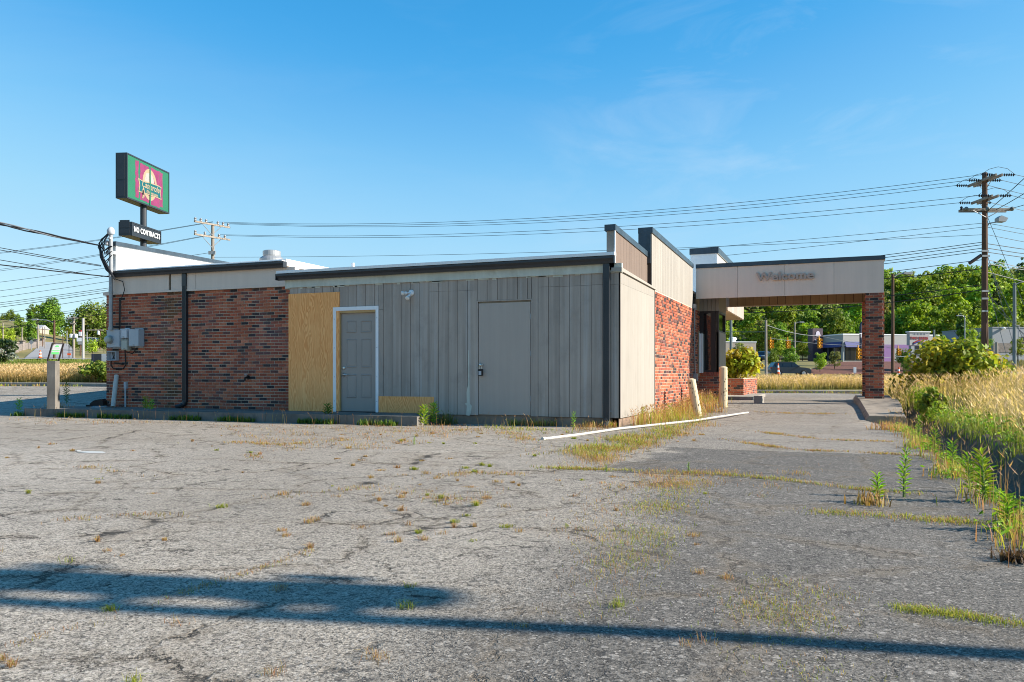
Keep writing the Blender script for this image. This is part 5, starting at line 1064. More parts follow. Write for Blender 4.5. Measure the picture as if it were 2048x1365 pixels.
# ------------------------------------------------------------------ grass masses
def scat_rect(n, x0, x1, y0, y1, seed, dens=None):
    r = np.random.default_rng(seed); X = r.uniform(x0, x1, n); Y = r.uniform(y0, y1, n)
    if dens is not None: k = r.uniform(0, 1, n) < dens(X, Y); X, Y = X[k], Y[k]
    return np.stack([X, Y, tz(X, Y)], 1)
nz = lambda X, Y, s=1.0: .5+.25*np.sin(X*1.7*s+np.sin(Y*1.1*s)*2)+.25*np.sin(Y*2.3*s+np.sin(X*.9*s)*2)
STRAW_B = [(.16,.20,.04),(.26,.22,.07),(.20,.22,.05)]; STRAW_T = [(.62,.43,.20),(.66,.48,.24),(.55,.38,.18),(.38,.38,.12)]
P = scat_rect(38000, 1.78, 9.5, 4.5, 21, 51, lambda X, Y: np.clip(nz(X, Y, .8)*1.2, .25, 1)*np.clip((X-1.7)/.5, .1, 1)*np.where((X < 2.6) & (Y > 17), .15, 1))
hb_ = np.clip(.34+.18*nz(P[:, 0], P[:, 1], 1.3)+.26*np.clip((P[:, 0]-1.9)/2.6, 0, 1), .2, .85)
blades('tall_grass', P, hb_, .0075, STRAW_B, STRAW_T, .32, 1, head=.016, headc=(.74,.52,.31), label='tall golden grass with seed heads on the bank')
P = scat_rect(26000, 1.62, 9, 4.0, 21, 52, lambda X, Y: np.clip(1.5-(X-1.6)/2.5, .25, 1)); blades('green_grass', P, .22, .009, [(.11,.17,.02),(.15,.20,.03)], [(.26,.34,.05),(.38,.38,.08)], .5, 2, label='green grass at the foot of the bank')
P = scat_rect(24000, 1.3, 14, 21, 37, 53, lambda X, Y: np.clip(nz(X, Y, .5)+.3, .2, 1)); blades('meadow_grass', P, .55, .014, STRAW_B, STRAW_T, .3, 3, head=.02, headc=(.68,.48,.26), label='golden meadow grass beyond the brick pillars')
def scat_px(n, px0, px1, Z0, Z1, seed, dens=None):
    r = np.random.default_rng(seed); q = r.uniform(px0, px1, n); Z = Z0+(Z1-Z0)*r.uniform(0, 1, n)**1.3; rr = (q-1024)/F*Z; X = C*rr-S*Z; Y = S*rr+C*Z
    if dens is not None: k = r.uniform(0, 1, n) < dens(X, Y); X, Y = X[k], Y[k]
    k = ~((X > -70) & (X < 1) & (Y < 35.8) & ~((X < -16.4) & (Y > 23.4))); X, Y = X[k], Y[k]
    return np.stack([X, Y, ground_far(X, Y)], 1)
P = scat_px(42000, 1440, 2200, 38.5, 52, 54, lambda X, Y: np.clip(nz(X, Y, .4)+.35, .3, 1)); blades('meadow_grass', P, .50, .022, STRAW_B, STRAW_T, .3, 4, head=.03, headc=(.68,.48,.26), label='golden strip of meadow beyond the drive')
P = scat_px(26000, 1440, 2300, 52, 86, 55); blades('meadow_grass', P, .22, .035, [(.14,.17,.03),(.19,.20,.05)], [(.30,.31,.09),(.40,.35,.14)], .4, 5, label='short green meadow before the highway')
P = scat_px(36000, -120, 330, 34, 44, 56, lambda X, Y: np.clip(nz(X, Y, .35)+.3, .25, 1)); blades('meadow_grass', P, .55, .024, STRAW_B, STRAW_T, .3, 6, head=.03, headc=(.70,.49,.26), label='golden meadow between the side lot and the far road')
P = scat_px(34000, -120, 330, 44, 68, 57); blades('meadow_grass', P, .24, .032, [(.10,.15,.02),(.14,.18,.03)], [(.22,.28,.05),(.32,.32,.08)], .4, 7, label='green verge before the far road')
P = scat_px(9000, 1840, 2200, 103, 122, 58); blades('slope_scrub', P, .5, .06, [(.10,.10,.04),(.14,.12,.06)], [(.24,.22,.10),(.20,.20,.08)], .5, 8, label='scrubby grass on the slope below the warehouse')
# ------------------------------------------------------------------ weeds in the paving
def line_pts(poly, n, jit, seed, z=.0):
    r = np.random.default_rng(seed); Q = np.array([tuple(Gp(a, b, z))[:2] for a, b in poly]); seg = np.linalg.norm(np.diff(Q, axis=0), axis=1); cum = np.concatenate([[0], np.cumsum(seg)]); u = r.uniform(0, cum[-1], n)
    # clumped along the line
    cl = r.uniform(0, cum[-1], max(3, n//40)); wc = r.uniform(.02, 1, len(cl))**2; u = np.where(r.uniform(size=n) < .85, cl[r.choice(len(cl), n, p=wc/wc.sum())]+r.normal(0, .07, n), u); u = np.clip(u, 0, cum[-1])
    X = np.interp(u, cum, Q[:, 0])+r.normal(0, jit, n); Y = np.interp(u, cum, Q[:, 1])+r.normal(0, jit, n); return np.stack([X, Y, tz(X, Y)], 1)
DRYB = [(.30,.15,.07),(.36,.21,.07),(.32,.25,.08)]; DRYT = [(.56,.27,.13),(.60,.40,.15),(.54,.44,.17)]
GRB = [(.13,.18,.02),(.20,.23,.03)]; GRT = [(.36,.44,.04),(.60,.54,.08)]
dry = []; grn = []; tall = []
L_ = [([(1620,1024),(1720,1031),(1780,1033),(1850,1041),(1945,1047)], 520, .07, 'm', .036), ([(1050,935),(1290,944),(1420,950),(1560,962),(1700,978),(1850,990)], 800, .05, 'm', .04), ([(1440,878),(1600,900),(1840,912)], 420, .05, 'd', .04), ([(1500,862),(1640,880),(1780,884)], 300, .06, 'd', .04), ([(1500,831),(1600,834),(1710,836)], 240, .08, 'd', .04),
      ([(1420,955),(1330,1000),(1270,1060),(1230,1160),(1200,1250)], 520, .12, 'm', .03), ([(1140,940),(1030,870),(960,860),(760,866)], 420, .12, 'd', .05), ([(700,880),(560,890),(460,885)], 260, .08, 'd', .04), ([(520,1000),(640,985),(760,975),(900,1005),(1000,985)], 260, .10, 'd', .035), ([(100,1045),(250,1030),(400,1035)], 90, .05, 'd', .035), ([(0,940),(180,935),(300,955)], 60, .06, 'd', .035), ([(0,1290),(130,1255),(280,1215),(400,1170),(520,1135),(620,1100)], 240, .025, 'd', .022), ([(1800,1219),(1900,1230),(1990,1243),(2060,1252)], 420, .035, 'g', .024), ([(1480,1210),(1540,1225),(1590,1245)], 260, .10, 'm', .025), ([(1450,1300),(1600,1340),(1700,1362)], 90, .10, 'm', .02), ([(1500,1150),(1600,1180),(1720,1200)], 120, .06, 'm', .022),
      ([(1620,930),(1560,975),(1500,1000)], 60, .08, 'd', .05), ([(330,880),(480,905),(560,930)], 60, .06, 'd', .035), ([(850,960),(940,945),(1040,950)], 160, .08, 'd', .04), ([(1120,1120),(1180,1020),(1250,960)], 160, .15, 'd', .03)]
for i, (pl_, n, j, k, hh) in enumerate(L_):
    n = int(n*2.2); P = line_pts(pl_, n, j, 100+i); 
    if k == 'g': grn.append((P, hh*1.2)); dry.append((P[:n//4]+[.03, .01, 0], hh))
    elif k == 'd': dry.append((P, hh)); grn.append((P[:n//8]+[.02, .0, 0], hh*.9))
    else: grn.append((P[:n//2], hh)); dry.append((P[n//2:], hh))
def cl_pts(cx, cy, n, s, seed):
    r = np.random.default_rng(seed); X = cx+r.normal(0, s, n); Y = cy+r.normal(0, s, n); return np.stack([X, Y, tz(X, Y)], 1)
rr_ = random.Random(77)
for i in range(140):                                  # loose tufts over the old lot
    px = rr_.uniform(-30, 1500); py = 868+497*rr_.random()**1.9
    if rr_.random() < .6: px = rr_.gauss(900, 230); py = 868+230*rr_.random()**1.5
    p = Gp(px, py)
    if p.x > .9: continue
    s = rr_.uniform(.006, .026); n = int(rr_.uniform(14, 70)); P = cl_pts(p.x, p.y, n, s, 500+i)
    (grn if rr_.random() < .22 else dry).append((P, rr_.uniform(.018, .055)))
def zone(n, poly, h, lst, seed, jit=.0):
    r = np.random.default_rng(seed); a = np.array(poly, float); lo, hi = a.min(0), a.max(0); out_ = []
    q = r.uniform(lo, hi, (n*3, 2)); ins = np.zeros(len(q), bool); m = len(a)
    for i in range(m):
        x0, y0 = a[i]; x1, y1 = a[(i+1) % m]; c = ((y0 > q[:, 1]) != (y1 > q[:, 1])) & (q[:, 0] < (x1-x0)*(q[:, 1]-y0)/(y1-y0+1e-9)+x0); ins ^= c
    q = q[ins][:n]; G_ = np.array([tuple(Gp(x, y)) for x, y in q]); k = nz(G_[:, 0], G_[:, 1], 2.5)+r.normal(0, .18, len(G_)) > .5; G_ = G_[k]; G_[:, :2] += r.normal(0, .09, (len(G_), 2)); G_[:, 2] = tz(G_[:, 0], G_[:, 1]); lst.append((G_, h))
zone(6500, [(1130,905),(1250,870),(1400,845),(1440,850),(1330,885),(1260,910),(1200,935)], .085, dry, 201); zone(3500, [(1130,905),(1260,868),(1420,838),(1330,880),(1200,920)], .10, grn, 202)
zone(1500, [(1290,828),(1400,812),(1450,820),(1400,850),(1290,850)], .20, grn, 203); zone(1300, [(1295,830),(1400,815),(1450,822),(1390,850)], .28, dry, 204)
zone(900, [(640,846),(900,850),(1100,862),(1200,868),(900,872),(640,856)], .08, dry, 205); zone(500, [(940,858),(1090,868),(1200,866),(1000,852)], .08, grn, 206)
zone(2200, [(1260,700+240),(1380,945),(1460,945),(1520,960),(1400,975),(1290,985),(1300,960)], .05, dry, 207); zone(1500, [(1280,980),(1400,960),(1340,1090),(1230,1150)], .03, grn, 208); zone(2200, [(1180,960),(1420,950),(1330,1100),(1180,1200)], .03, dry, 211); zone(1500, [(1480,1190),(1620,1200),(1620,1270),(1500,1260)], .022, dry, 212); zone(700, [(1480,1180),(1640,1200),(1640,1290),(1490,1270)], .022, grn, 213)
zone(900, [(1190,838),(1236,838),(1236,862),(1130,866)], .14, dry, 209)
zone(3600, [(420,848),(800,852),(960,866),(780,900),(560,905)], .05, dry, 210); zone(900, [(0,836),(220,836),(420,850),(100,850)], .06, dry, 214)
def pack(lst, nm, b, t, w_, lab, seed, lean=.95):
    P = np.concatenate([a for a, h in lst]); h = np.concatenate([np.full(len(a), h) for a, h in lst]); wd = w_*np.clip(np.hypot(P[:, 0], P[:, 1])/6, .55, 2.2); blades(nm, P, h, wd, b, t, lean, seed, label=lab, fan=True)
pack(dry, 'dry_grass', DRYB, DRYT, .0026, 'reddish dry tufts growing from the paving cracks', 21); pack(grn, 'crack_grass', GRB, GRT, .0036, 'green tufts growing from the paving cracks', 22)
# weeds along the concrete walk, the wall foot and the drive edge
r = np.random.default_rng(5); n = 2600; X = r.uniform(XL-1.2, Xat(880, 13.4), n); k = nz(X*2.2, X*0+3) > .52; X = X[k]; P = np.stack([X, 13.36+r.normal(0, .05, len(X)), X*0+.0], 1); blades('walk_weeds', P, .13, .02, [(.07,.12,.015),(.09,.14,.02)], [(.16,.24,.03),(.22,.27,.04)], .6, 23, label='low green weeds along the concrete walk')
n = 120; X = r.uniform(XL-1.0, Xat(1230, 13.6), n); P = np.stack([X, 13.25+r.normal(0, .12, n), X*0], 1); blades('dry_stalks', P, .24, .006, DRYB, DRYT, .2, 24, head=.012, headc=(.45,.24,.12), label='thin dry stalks before the walk')
n = 900; X = r.uniform(Xat(900, 14.3), XS-.05, n); P = np.stack([X, 14.36+r.normal(0, .06, n), X*0], 1)[nz(X*2, X*0+1) > .5]; blades('wall_weeds', P, .14, .012, DRYB+GRB, DRYT+GRT, .4, 25, label='mixed weeds at the foot of the siding')
n = 1500; Y = r.uniform(YA+.2, 23, n); P = np.stack([XS+.12+np.abs(r.normal(0, .28, n)), Y, lotz(XS+.2, Y)], 1); blades('wall_weeds', P, .30, .010, DRYB+GRB, DRYT+GRT, .3, 26, head=.014, headc=(.40,.24,.13), label='tall weeds at the foot of the sunlit brick wall')
n = 5200; Y = 3.0+16*r.uniform(0, 1, n)**1.2; X = 1.02+r.normal(0, .10, n)+.06*np.sin(Y*2); k = nz(X*3, Y, 1.7)+r.normal(0, .12, n) > .62; P = np.stack([X[k], Y[k], tz(X[k], Y[k])], 1); blades('edge_weeds', P, .15, .007, GRB+DRYB, GRT+DRYT, .45, 27, label='green and dry weeds along the drive edge')
n = 420; Y = 5.5+13*r.uniform(0, 1, n); X = 1.10+r.normal(0, .14, n); k = nz(X, Y, 2.3) > .55; P = np.stack([X[k], Y[k], tz(X[k], Y[k])], 1); blades('edge_stalks', P, .34, .0045, [(.22,.12,.06),(.2,.15,.06)], [(.40,.24,.12),(.36,.28,.12)], .12, 28, head=.012, headc=(.42,.26,.14), label='dry upright stalks along the drive edge')
n = 500; Y = 22.5+4*r.uniform(0, 1, n); X = 1.45+np.abs(r.normal(0, .2, n)); P = np.stack([X, Y, tz(X, Y)], 1); blades('edge_weeds', P, .4, .012, GRB, GRT, .4, 29, label='green weeds along the concrete island')
P = scat_rect(1400, -8, 4, 35.2, 35.9, 59); P[:, 2] = .2; blades('kerb_weeds', P, .12, .02, GRB+DRYB, GRT+DRYT, .5, 30, label='weeds along the far kerb')
n = 1800; X = r.uniform(-45, -16.6, n); P = np.stack([X, 23.0+r.normal(0, .25, n), X*0+.48], 1)[nz(X, X*0, .9) > .5]; blades('kerb_weeds', P, .14, .025, DRYB+GRB, DRYT+GRT, .4, 31, label='dry weeds along the side lot kerb')
def dgrass(nm, label, p, n, s, h, seed, b=GRB, t=GRT): P = cl_pts(p.x, p.y, n, s, seed); o = blades(nm, P, h, .012, b, t, .6, seed, kind=None, label=label, cat='grass clump'); return o
dgrass('grass_clump', 'spiky grass clump by the end of the concrete walk', Gp(893, 850), 90, .09, .30, 301, [(.06,.09,.02)], [(.20,.22,.06)])
dgrass('grass_clump', 'pinkish dry grass clump beside the concrete post', Gp(118, 830), 160, .18, .32, 302, DRYB, [(.5,.28,.16)])
dgrass('grass_clump', 'reddish dry clump below the short bushy weed', Gp(1745, 1010), 60, .06, .13, 303, DRYB, [(.42,.22,.12)])
dgrass('grass_clump', 'dry clump standing against the second bollard', Gp(1418, 818, .15), 120, .18, .38, 304, DRYB, DRYT)
dgrass('grass_clump', 'pink dry clump below the concrete island', Gp(1770, 862, -.02), 120, .14, .16, 305, DRYB, [(.46,.26,.17)])

# broad-leaved weeds along the broken edge and in the grass
def leafmass(nm, label, n, fX, fY, hmax, size, cols, seed):
    r = np.random.default_rng(seed); Y = fY(r, n); X = fX(r, n, Y); k = nz(X*1.5, Y, 1.9)+r.normal(0, .1, n) > .58; X, Y = X[k], Y[k]; n = len(X); hm = hmax*(.4+.6*nz(X, Y, 2.7)); z = tz(X, Y)+hm*r.uniform(.05, 1, n)**.8
    V, T, Cc = leaves(r, np.stack([X, Y, z], 1), r.normal(size=(n, 3))+np.array([.3, -.2, .8]), size, np.asarray(cols)[r.integers(0, len(cols), n)], .42, .3); link(nm, np_mesh(nm, V, T, M['leaf'], Cc), None, label, 'stuff')
leafmass('edge_leaves', 'broad-leaved green weeds along the drive edge', 8000, lambda r, n, Y: 1.12+.06*np.sin(Y*2)+r.normal(0, .11, n), lambda r, n: 3.2+15*r.uniform(0, 1, n)**1.3, .16, .045, [(.20,.32,.03),(.28,.36,.035),(.14,.24,.03)], 71)
leafmass('bank_leaves', 'leafy green weeds at the foot of the golden grass', 6000, lambda r, n, Y: 1.72+np.abs(r.normal(0, .42, n)), lambda r, n: 5+17*r.uniform(0, 1, n), .34, .06, [(.18,.30,.03),(.27,.36,.04),(.13,.22,.03)], 72)
leafmass('island_leaves', 'bright green weeds beside the concrete island', 5000, lambda r, n, Y: 1.62+np.abs(r.normal(0, .22, n)), lambda r, n: 18+8*r.uniform(0, 1, n), .5, .08, [(.22,.36,.03),(.30,.40,.04)], 73)
for i, (px, py, h, lab) in enumerate(((1938, 985, .30, 'leafy weed behind the tallest green weed'), (1905, 940, .28, 'leafy weed halfway along the drive edge'), (1868, 905, .30, 'leafy weed where the drive edge bends'), (2015, 1062, .20, 'low leafy weed at the drive edge near the frame border'), (1838, 868, .34, 'leafy weed closest to the concrete island'))):
    weed('weed_plant', lab, gz(Gp(px, py)), h, 44, .075, (.24,.38,.035), 60+i, .007)

dgrass('dead_root_clump', 'dark dead root clump lying at the drive edge close to the frame border', Gp(2034, 1122), 120, .05, .07, 306, [(.05,.035,.025)], [(.10,.06,.04)])
for nm_, lab, pts_ in (('paper_scrap', 'flat white paper scrap on the old lot, longer of the two', [(152,905),(176,903),(205,904),(212,907),(178,907)]), ('paper_scrap', 'small white paper scrap just behind the longer one', [(152,901.5),(160,901),(163,903),(155,903.5)])):
    b = MB(); b.prism([Gp(x, y, .012) for x, y in pts_], (0, 0, .004)); oo = b.build(nm_, M['pvc']); tag(oo, lab, 'litter')
# ------------------------------------------------------------------ shops, signals and traffic beyond the lot
M['stucco'] = col('pale_stucco', (.34, .335, .33), .85); M['purple'] = col('purple_panel', (.20, .11, .27), .6); M['plum'] = col('plum_brown_panel', (.075, .05, .065), .6); M['awning'] = col('blue_violet_awning', (.06, .07, .20), .6)
M['tanwall'] = col('tan_block_wall', (.36, .31, .26), .85); M['greywall'] = col('grey_block_wall', (.30, .31, .33), .85); M['signred'] = col('sign_red', (.30, .03, .03)); M['signblue'] = col('sign_blue', (.03, .05, .20)); M['led'] = G('dark_led_screen').fin((.012, .014, .018), .35)
M['stone'] = paint('stone_veneer', (.22, .19, .17), .9, .4, 4)
def frame(px, Z, deg, zb):
    o = Wp(px, HOR, Z); o.z = zb; a = math.radians(deg); u = R*math.cos(a)+D*math.sin(a); v = -R*math.sin(a)+D*math.cos(a); return o, u, v
UPV = Vector((0, 0, 1))
def ob(b, o, u, v, x0, x1, y0, y1, z0, z1, m=0): b.obox(o+u*x0+v*y0+UPV*z0, u*(x1-x0), v*(y1-y0), (0, 0, z1-z0), m)
# fast-food restaurant
o, u, v = frame(1686, 126, 12, 3.05)
t = thing('fast_food_restaurant', 'white and purple fast-food restaurant with a dark corner tower on the mulch bank', 'restaurant', o)
b = MB(); ob(b, o, u, v, 0, 17, 0, 6, -1, 4.05); b.build('wall', M['stucco'], t)
b = MB(); ob(b, o, u, v, 4.2, 17.02, -.06, 0, -1, 2.6); b.build('wall_panel', M['purple'], t, label='purple lower wall')
b = MB(); ob(b, o, u, v, -.06, 17.06, -.06, 6.06, 4.05, 4.22); rf_ = b.build('roof_edge', M['white'], t)
b = MB(); ob(b, o, u, v, 6.2, 8.6, 2, 4, 4.2, 5.0); b.build('rooftop_unit', M['galv'], t)
b = MB(); ob(b, o, u, v, -1.9, -.1, 5.2, 6.6, -1, 5.3); tw = b.build('tower', M['plum'], t, label='dark plum tower with a white bell emblem')
def bell(c, ux, s, mat, par, off):
    b = MB(); pr = [(-.50,-.30),(-.42,-.12),(-.36,.15),(-.28,.36),(-.12,.48),(.08,.50),(.26,.40),(.36,.18),(.42,-.05),(.55,-.22),(.50,-.34),(.1,-.40),(-.3,-.38)]
    n = ux.cross(UPV); n.normalize(); 
    b.prism([c+ux*(x*s)+UPV*(z*s)+n*off for x, z in pr], n*.03); b.build('emblem', mat, par)
    b = MB(); b.prism([c+ux*(x*s)+UPV*(z*s)+n*(off+.02) for x, z in ((.0,-.42),(.12,-.34),(.22,-.42),(.12,-.52))], n*.03); b.build('emblem', mat, par)
nf = -v
M['bellw'] = col('bell_white', (.55, .50, .58))
bell(o+u*(-1.0)+v*5.2+UPV*4.4, u, .95, M['bellw'], tw, .03)
text('lettering', 'TACO\nBELL', .42, M['bellw'], o+u*(-1.0)+v*5.16+UPV*3.15, u, UPV, tw, .01, .006)
for x0, x1 in ((.35, 2.1), (2.2, 3.95)):
    b = MB(); ob(b, o, u, v, x0, x1, -.09, -.03, .15, 2.1); w_ = b.build('window', M['frame'], t); 
    for k in range(2): b = MB(); xa_ = x0+.05+(x1-x0-.05)*k/2; ob(b, o, u, v, xa_, xa_+(x1-x0)/2-.09, -.11, -.091, .22, 2.0); b.build('pane', M['glass'], w_)
b = MB(); b.prism([o+v*y+u*.25+UPV*z for y, z in ((-.03,2.15),(-.03,3.0),(-.5,2.2),(-.5,2.12))], u*3.8); b.build('awning', M['awning'], t)
for k in range(3):
    b = MB(); y0 = .5+1.75*k; b.obox(o-u*.08+v*y0+UPV*.15, u*.06, v*1.5, UPV*2.0); w_ = b.build('window', M['frame'], t); b = MB(); b.obox(o-u*.1+v*(y0+.07)+UPV*.22, u*.019, v*1.36, UPV*1.85); b.build('pane', M['glass'], w_)
b = MB(); b.prism([o+u*x+v*.3+UPV*z for x, z in ((-.03,2.2),(-.03,3.0),(-.5,2.25),(-.5,2.15))], v*5.2); b.build('awning', M['awning'], t)
b = MB(); ob(b, o, u, v, 8.8, 10.2, -.1, -.061, -.2, 2.0); b.build('door', M['greywall'], t); b = MB(); ob(b, o, u, v, 13.2, 13.7, -.2, -.061, 1.0, 1.9); b.build('wall_lamp', M['white'], t)
# its pole sign
o, u, v = frame(1733, 112, 10, 0); z_ = lambda y: H+(HOR-y)*112/F
o.z = float(ground_far(o.x, o.y)); t = thing('restaurant_sign', 'tall dark restaurant sign with a white bell, half hidden by the brick pillar', 'sign', o); o = Vector((o.x, o.y, 0))
b = MB(); b.tube([o+UPV*1, o+UPV*z_(690)], .12, 10); b.build('pole', M['galv'], t)
M['signplum'] = col('sign_plum', (.03, .035, .06)); b = MB(); ob(b, o, u, v, -.95, .95, -.18, .18, z_(697), z_(655)); cb_ = b.build('cabinet', M['signplum'], t)
b = MB(); b.prism([o-v*.18+u*(.95*math.cos(a))+UPV*(z_(655)+1.05*math.sin(a)) for a in np.linspace(0, math.pi, 14)], v*.36); b.build('crest', M['signplum'], t)
bell(o+UPV*(z_(655)+.15), u, 1.35, M['white'], cb_, .2); text('lettering', 'TACO\nBELL', .85, M['white'], o-v*.2+UPV*z_(678), u, UPV, cb_, .01, .01)
# monument sign
o, u, v = frame(1819, 105, 8, 0); z_ = lambda y: H+(HOR-y)*105/F; gz_ = float(ground_far(o.x, o.y)); o = Vector((o.x, o.y, 0)); k = 105/F
t = thing('monument_sign', 'white monument sign reading TWO RIVERS above a dark screen on a stone base', 'sign', (o.x, o.y, gz_))
b = MB(); ob(b, o, u, v, .3, 40*k, 0, .8, gz_-.5, z_(716)); b.build('stone_base', M['stone'], t); b = MB(); ob(b, o, u, v, .5, 44*k, .0, .6, z_(716), z_(714)); b.build('ledge', M['stucco'], t)
b = MB(); ob(b, o, u, v, 0, 43*k, -.05, .6, z_(691), z_(665)); wc = b.build('cabinet', M['stucco'], t); b = MB(); ob(b, o, u, v, -.1, 45*k, -.15, .7, z_(665), z_(663)); b.build('cornice', M['white'], t)
b = MB(); ob(b, o, u, v, .25, 44*k, .02, .55, z_(714), z_(691.5)); lc = b.build('screen_cabinet', M['greywall'], t); b = MB(); ob(b, o, u, v, .75, 42*k, -.0, .019, z_(713), z_(692.5)); b.build('screen', M['led'], lc)
for i in range(9): b = MB(); ob(b, o, u, v, .5+.2*i, .58+.2*i, -.08, -.051, z_(670), z_(666)); b.build('slat', M['greywall'], wc)
text('lettering', 'TWO RIVERS', .50, M['signred'], o+u*(20*k)-v*.08+UPV*z_(677), u, UPV, wc, .015, .012, 0, .88)
for mat, dz in ((M['signred'], 0), (M['signblue'], -.16)):
    b = MB(); pts = [o+u*(6*k+30*k*i/12)-v*.07+UPV*(z_(684.5)+dz+.20*math.sin(i/12*5.2-.9)) for i in range(13)]; b.tube(pts, [.02]+[.085]*11+[.02], 5); b.build('swoosh', mat, wc)
# tan shed, grey warehouse
def shop(nm, lab, px, Z, deg, wd, dp, y0, y1, mat, extra):
    o, u, v = frame(px, Z, deg, 0); zt = H+(HOR-y1)*Z/F; zb = H+(HOR-y0)*Z/F; t = thing(nm, lab, 'building', (o.x, o.y, zb)); o = Vector((o.x, o.y, 0))
    b = MB(); ob(b, o, u, v, 0, wd, 0, dp, zb-2, zt); b.build('wall', mat, t); b = MB(); ob(b, o, u, v, -.08, wd+.08, -.08, dp, zt, zt+.15); rf = b.build('roof', M['white'] if mat is M['tanwall'] else M['greywall'], t); extra(o, u, v, zb, zt, t, rf)
def ex1(o, u, v, zb, zt, t, rf):
    b = MB(); p = o+u*3.0+v*2+UPV*zt; b.lathe(p, [(.5,0),(.5,.5),(.7,.55),(.6,.9),(.1,1.0)], 12); b.build('roof_vent', M['white'], rf)
    b = MB(); ob(b, o, u, v, 4.2, 5.0, -.05, -.002, zb, zb+1.9); b.build('door', M['greywall'], t)
shop('shop_shed', 'low tan windowless building half hidden behind the planter bush', 1440, 140, 6, 6.4, 8, 718, 685, M['tanwall'], ex1)
def ex2(o, u, v, zb, zt, t, rf):
    b = MB(); ob(b, o, u, v, .1, 22, -.06, 0, zb, zb+1.5); b.build('wall_base', M['stone'], t)
    b = MB(); p = o+u*1.7-v*.3+UPV*(zt-.2); b.lathe(p, [(.3,0),(.34,.1),(.2,.25)], 10); b.build('wall_lamp', M['white'], t)
    b = MB(); ob(b, o, u, v, 5, 7, -.05, 0, zb, zb+2.6); b.build('door', M['frame'], t)
shop('warehouse', 'grey flat-roofed warehouse at the edge of the wooded slope', 1985, 135, 4, 24, 14, 705, 656, M['greywall'], ex2)
# poles with lamps
def lamp_pole(nm, lab, px, Z, yt, r, mat, arm=None, cat='street lamp', zb=None):
    t, p, z1 = pole(px, Z, yt, r, r*.75, nm, lab, cat, mat, zb)
    if arm:
        dx, dy = arm; k = Z/F; a0 = p+UPV*(z1-.25); a1 = p+R*dx*k+UPV*(z1-dy*k); b = MB(); b.tube([a0, a0.lerp(a1, .5)+UPV*.12, a1], .045, 6); ar = b.build('lamp_arm', M['galv'], t)
        s = 1 if dx > 0 else -1; b = MB(); b.prism([a1+R*x*s+UPV*z-D*.13 for x, z in ((-.05,-.03),(.5,-.07),(.62,-.01),(.5,.1),(.0,.1))], D*.26); b.build('lamp_head', M['galv'], ar)
    return t, p, z1
tp, PW2, zW = lamp_pole('street_lamp', 'brown wooden pole with a lamp arm beside the brick pillar', 1785.5, 58, 549, .125, M['woodbrown'] if 'woodbrown' in M else M['wood'], (22, -1.5))
lamp_pole('street_lamp', 'slender grey lamp pole in the trees left of the restaurant tower', 1589.5, 110, 645, .12, M['woodgrey'], (10, 0))
lamp_pole('street_lamp', 'thin pale lamp pole by the stop sign', 1929.5, 115, 632, .09, M['galv'], (-8, 0)); lamp_pole('street_lamp', 'tall steel lamp pole behind the guy wires', 2029, 95, 566, .22, M['steelpole'], (22, -2)); lamp_pole('street_lamp', 'thin lamp pole against the grey warehouse', 2038, 125, 651, .08, M['greywall'], (-5, 0))
P1 = lamp_pole('signal_pole', 'bare wooden signal pole left of the dark SUV', 1532, 91, 641, .16, M['woodgrey'], None, 'pole'); lamp_pole('signal_pole', 'grey-green steel pole behind the planter bush', 1462, 100, 640, .20, M['steelpole'], None, 'pole')
lamp_pole('signal_pole', 'grey-green steel pole beside the monument sign', 1868, 98, 660, .16, M['steelpole'], None, 'pole'); lamp_pole('signal_pole', 'short pale wooden pole right of the big dark pole', 1993, 80, 685, .18, M['woodgrey'], None, 'pole')
# traffic signals on span wires
def signal(px, y0, y1, Z, lab):
    k = Z/F; p = Wp(px, (y0+y1)/2, Z); h = (y1-y0)*k; t = thing('traffic_signal', lab, 'traffic signal', (p.x, p.y, p.z-h/2), 'yellow traffic signals over the highway'); f = (R*.80-D*.6).normalized(); sd = Vector((-f.y, f.x, 0)); w_ = .36
    b = MB(); b.obox(p-sd*w_/2-f*.12-UPV*h/2, sd*w_, f*.24, UPV*h); b.obox(p-sd*.05-f*.05+UPV*h/2, sd*.1, f*.1, UPV*.35); b.build('housing', M['yellow'], t)
    f2 = (-R*.6-D*.8).normalized()
    for q in range(3):
        c = p+f*.12+UPV*(h*(.33-.33*q)); b = MB(); b.tube([c, c+f*.26], .14, 10, cap=False); b.build('visor', M['yellow'], t); b = MB(); b.lathe(c, [(.12,.005),(.11,.02),(.01,.03)], 10, f); b.build('lens', M['led'], t)
        s2 = Vector((-f2.y, f2.x, 0)); c = p+f2*.16+UPV*(h*(.33-.33*q)); b = MB(); b.tube([c, c+f2*.22], .14, 10, cap=False); b.build('visor', M['yellow'], t)
signal(1541, 680, 697.5, 98, 'yellow traffic signal closest to the bare wooden pole'); signal(1575, 680, 697.5, 99, 'yellow traffic signal in front of the tree gap, second along the wire'); signal(1638, 677, 697, 97, 'yellow traffic signal in front of the dark restaurant tower'); signal(1716, 697, 719, 90, 'yellow traffic signal next to the brick pillar, lower than the others'); signal(1796, 697, 711.5, 104, 'yellow traffic signal in front of the purple wall')
SPN = 'span wires over the highway'
for a, b_, sg in ((Wp(1532, 650, 91), Wp(1640, 672, 97), .3), (Wp(1640, 672, 97), Wp(1868, 700, 98), .4), (Wp(1532, 664, 91), Wp(1360, 655, 95), .2), (Wp(1541, 677, 98), Wp(1785, 692, 100), .3), (Wp(1868, 697, 98), Wp(2060, 712, 98), .2), (Wp(1868, 706, 98), Wp(1715, 716, 90), .2)): wire(a, b_, sg, .035, 'thin span wire over the highway by the signals', SPN, 'wiregrey', 8, 'span_wire')
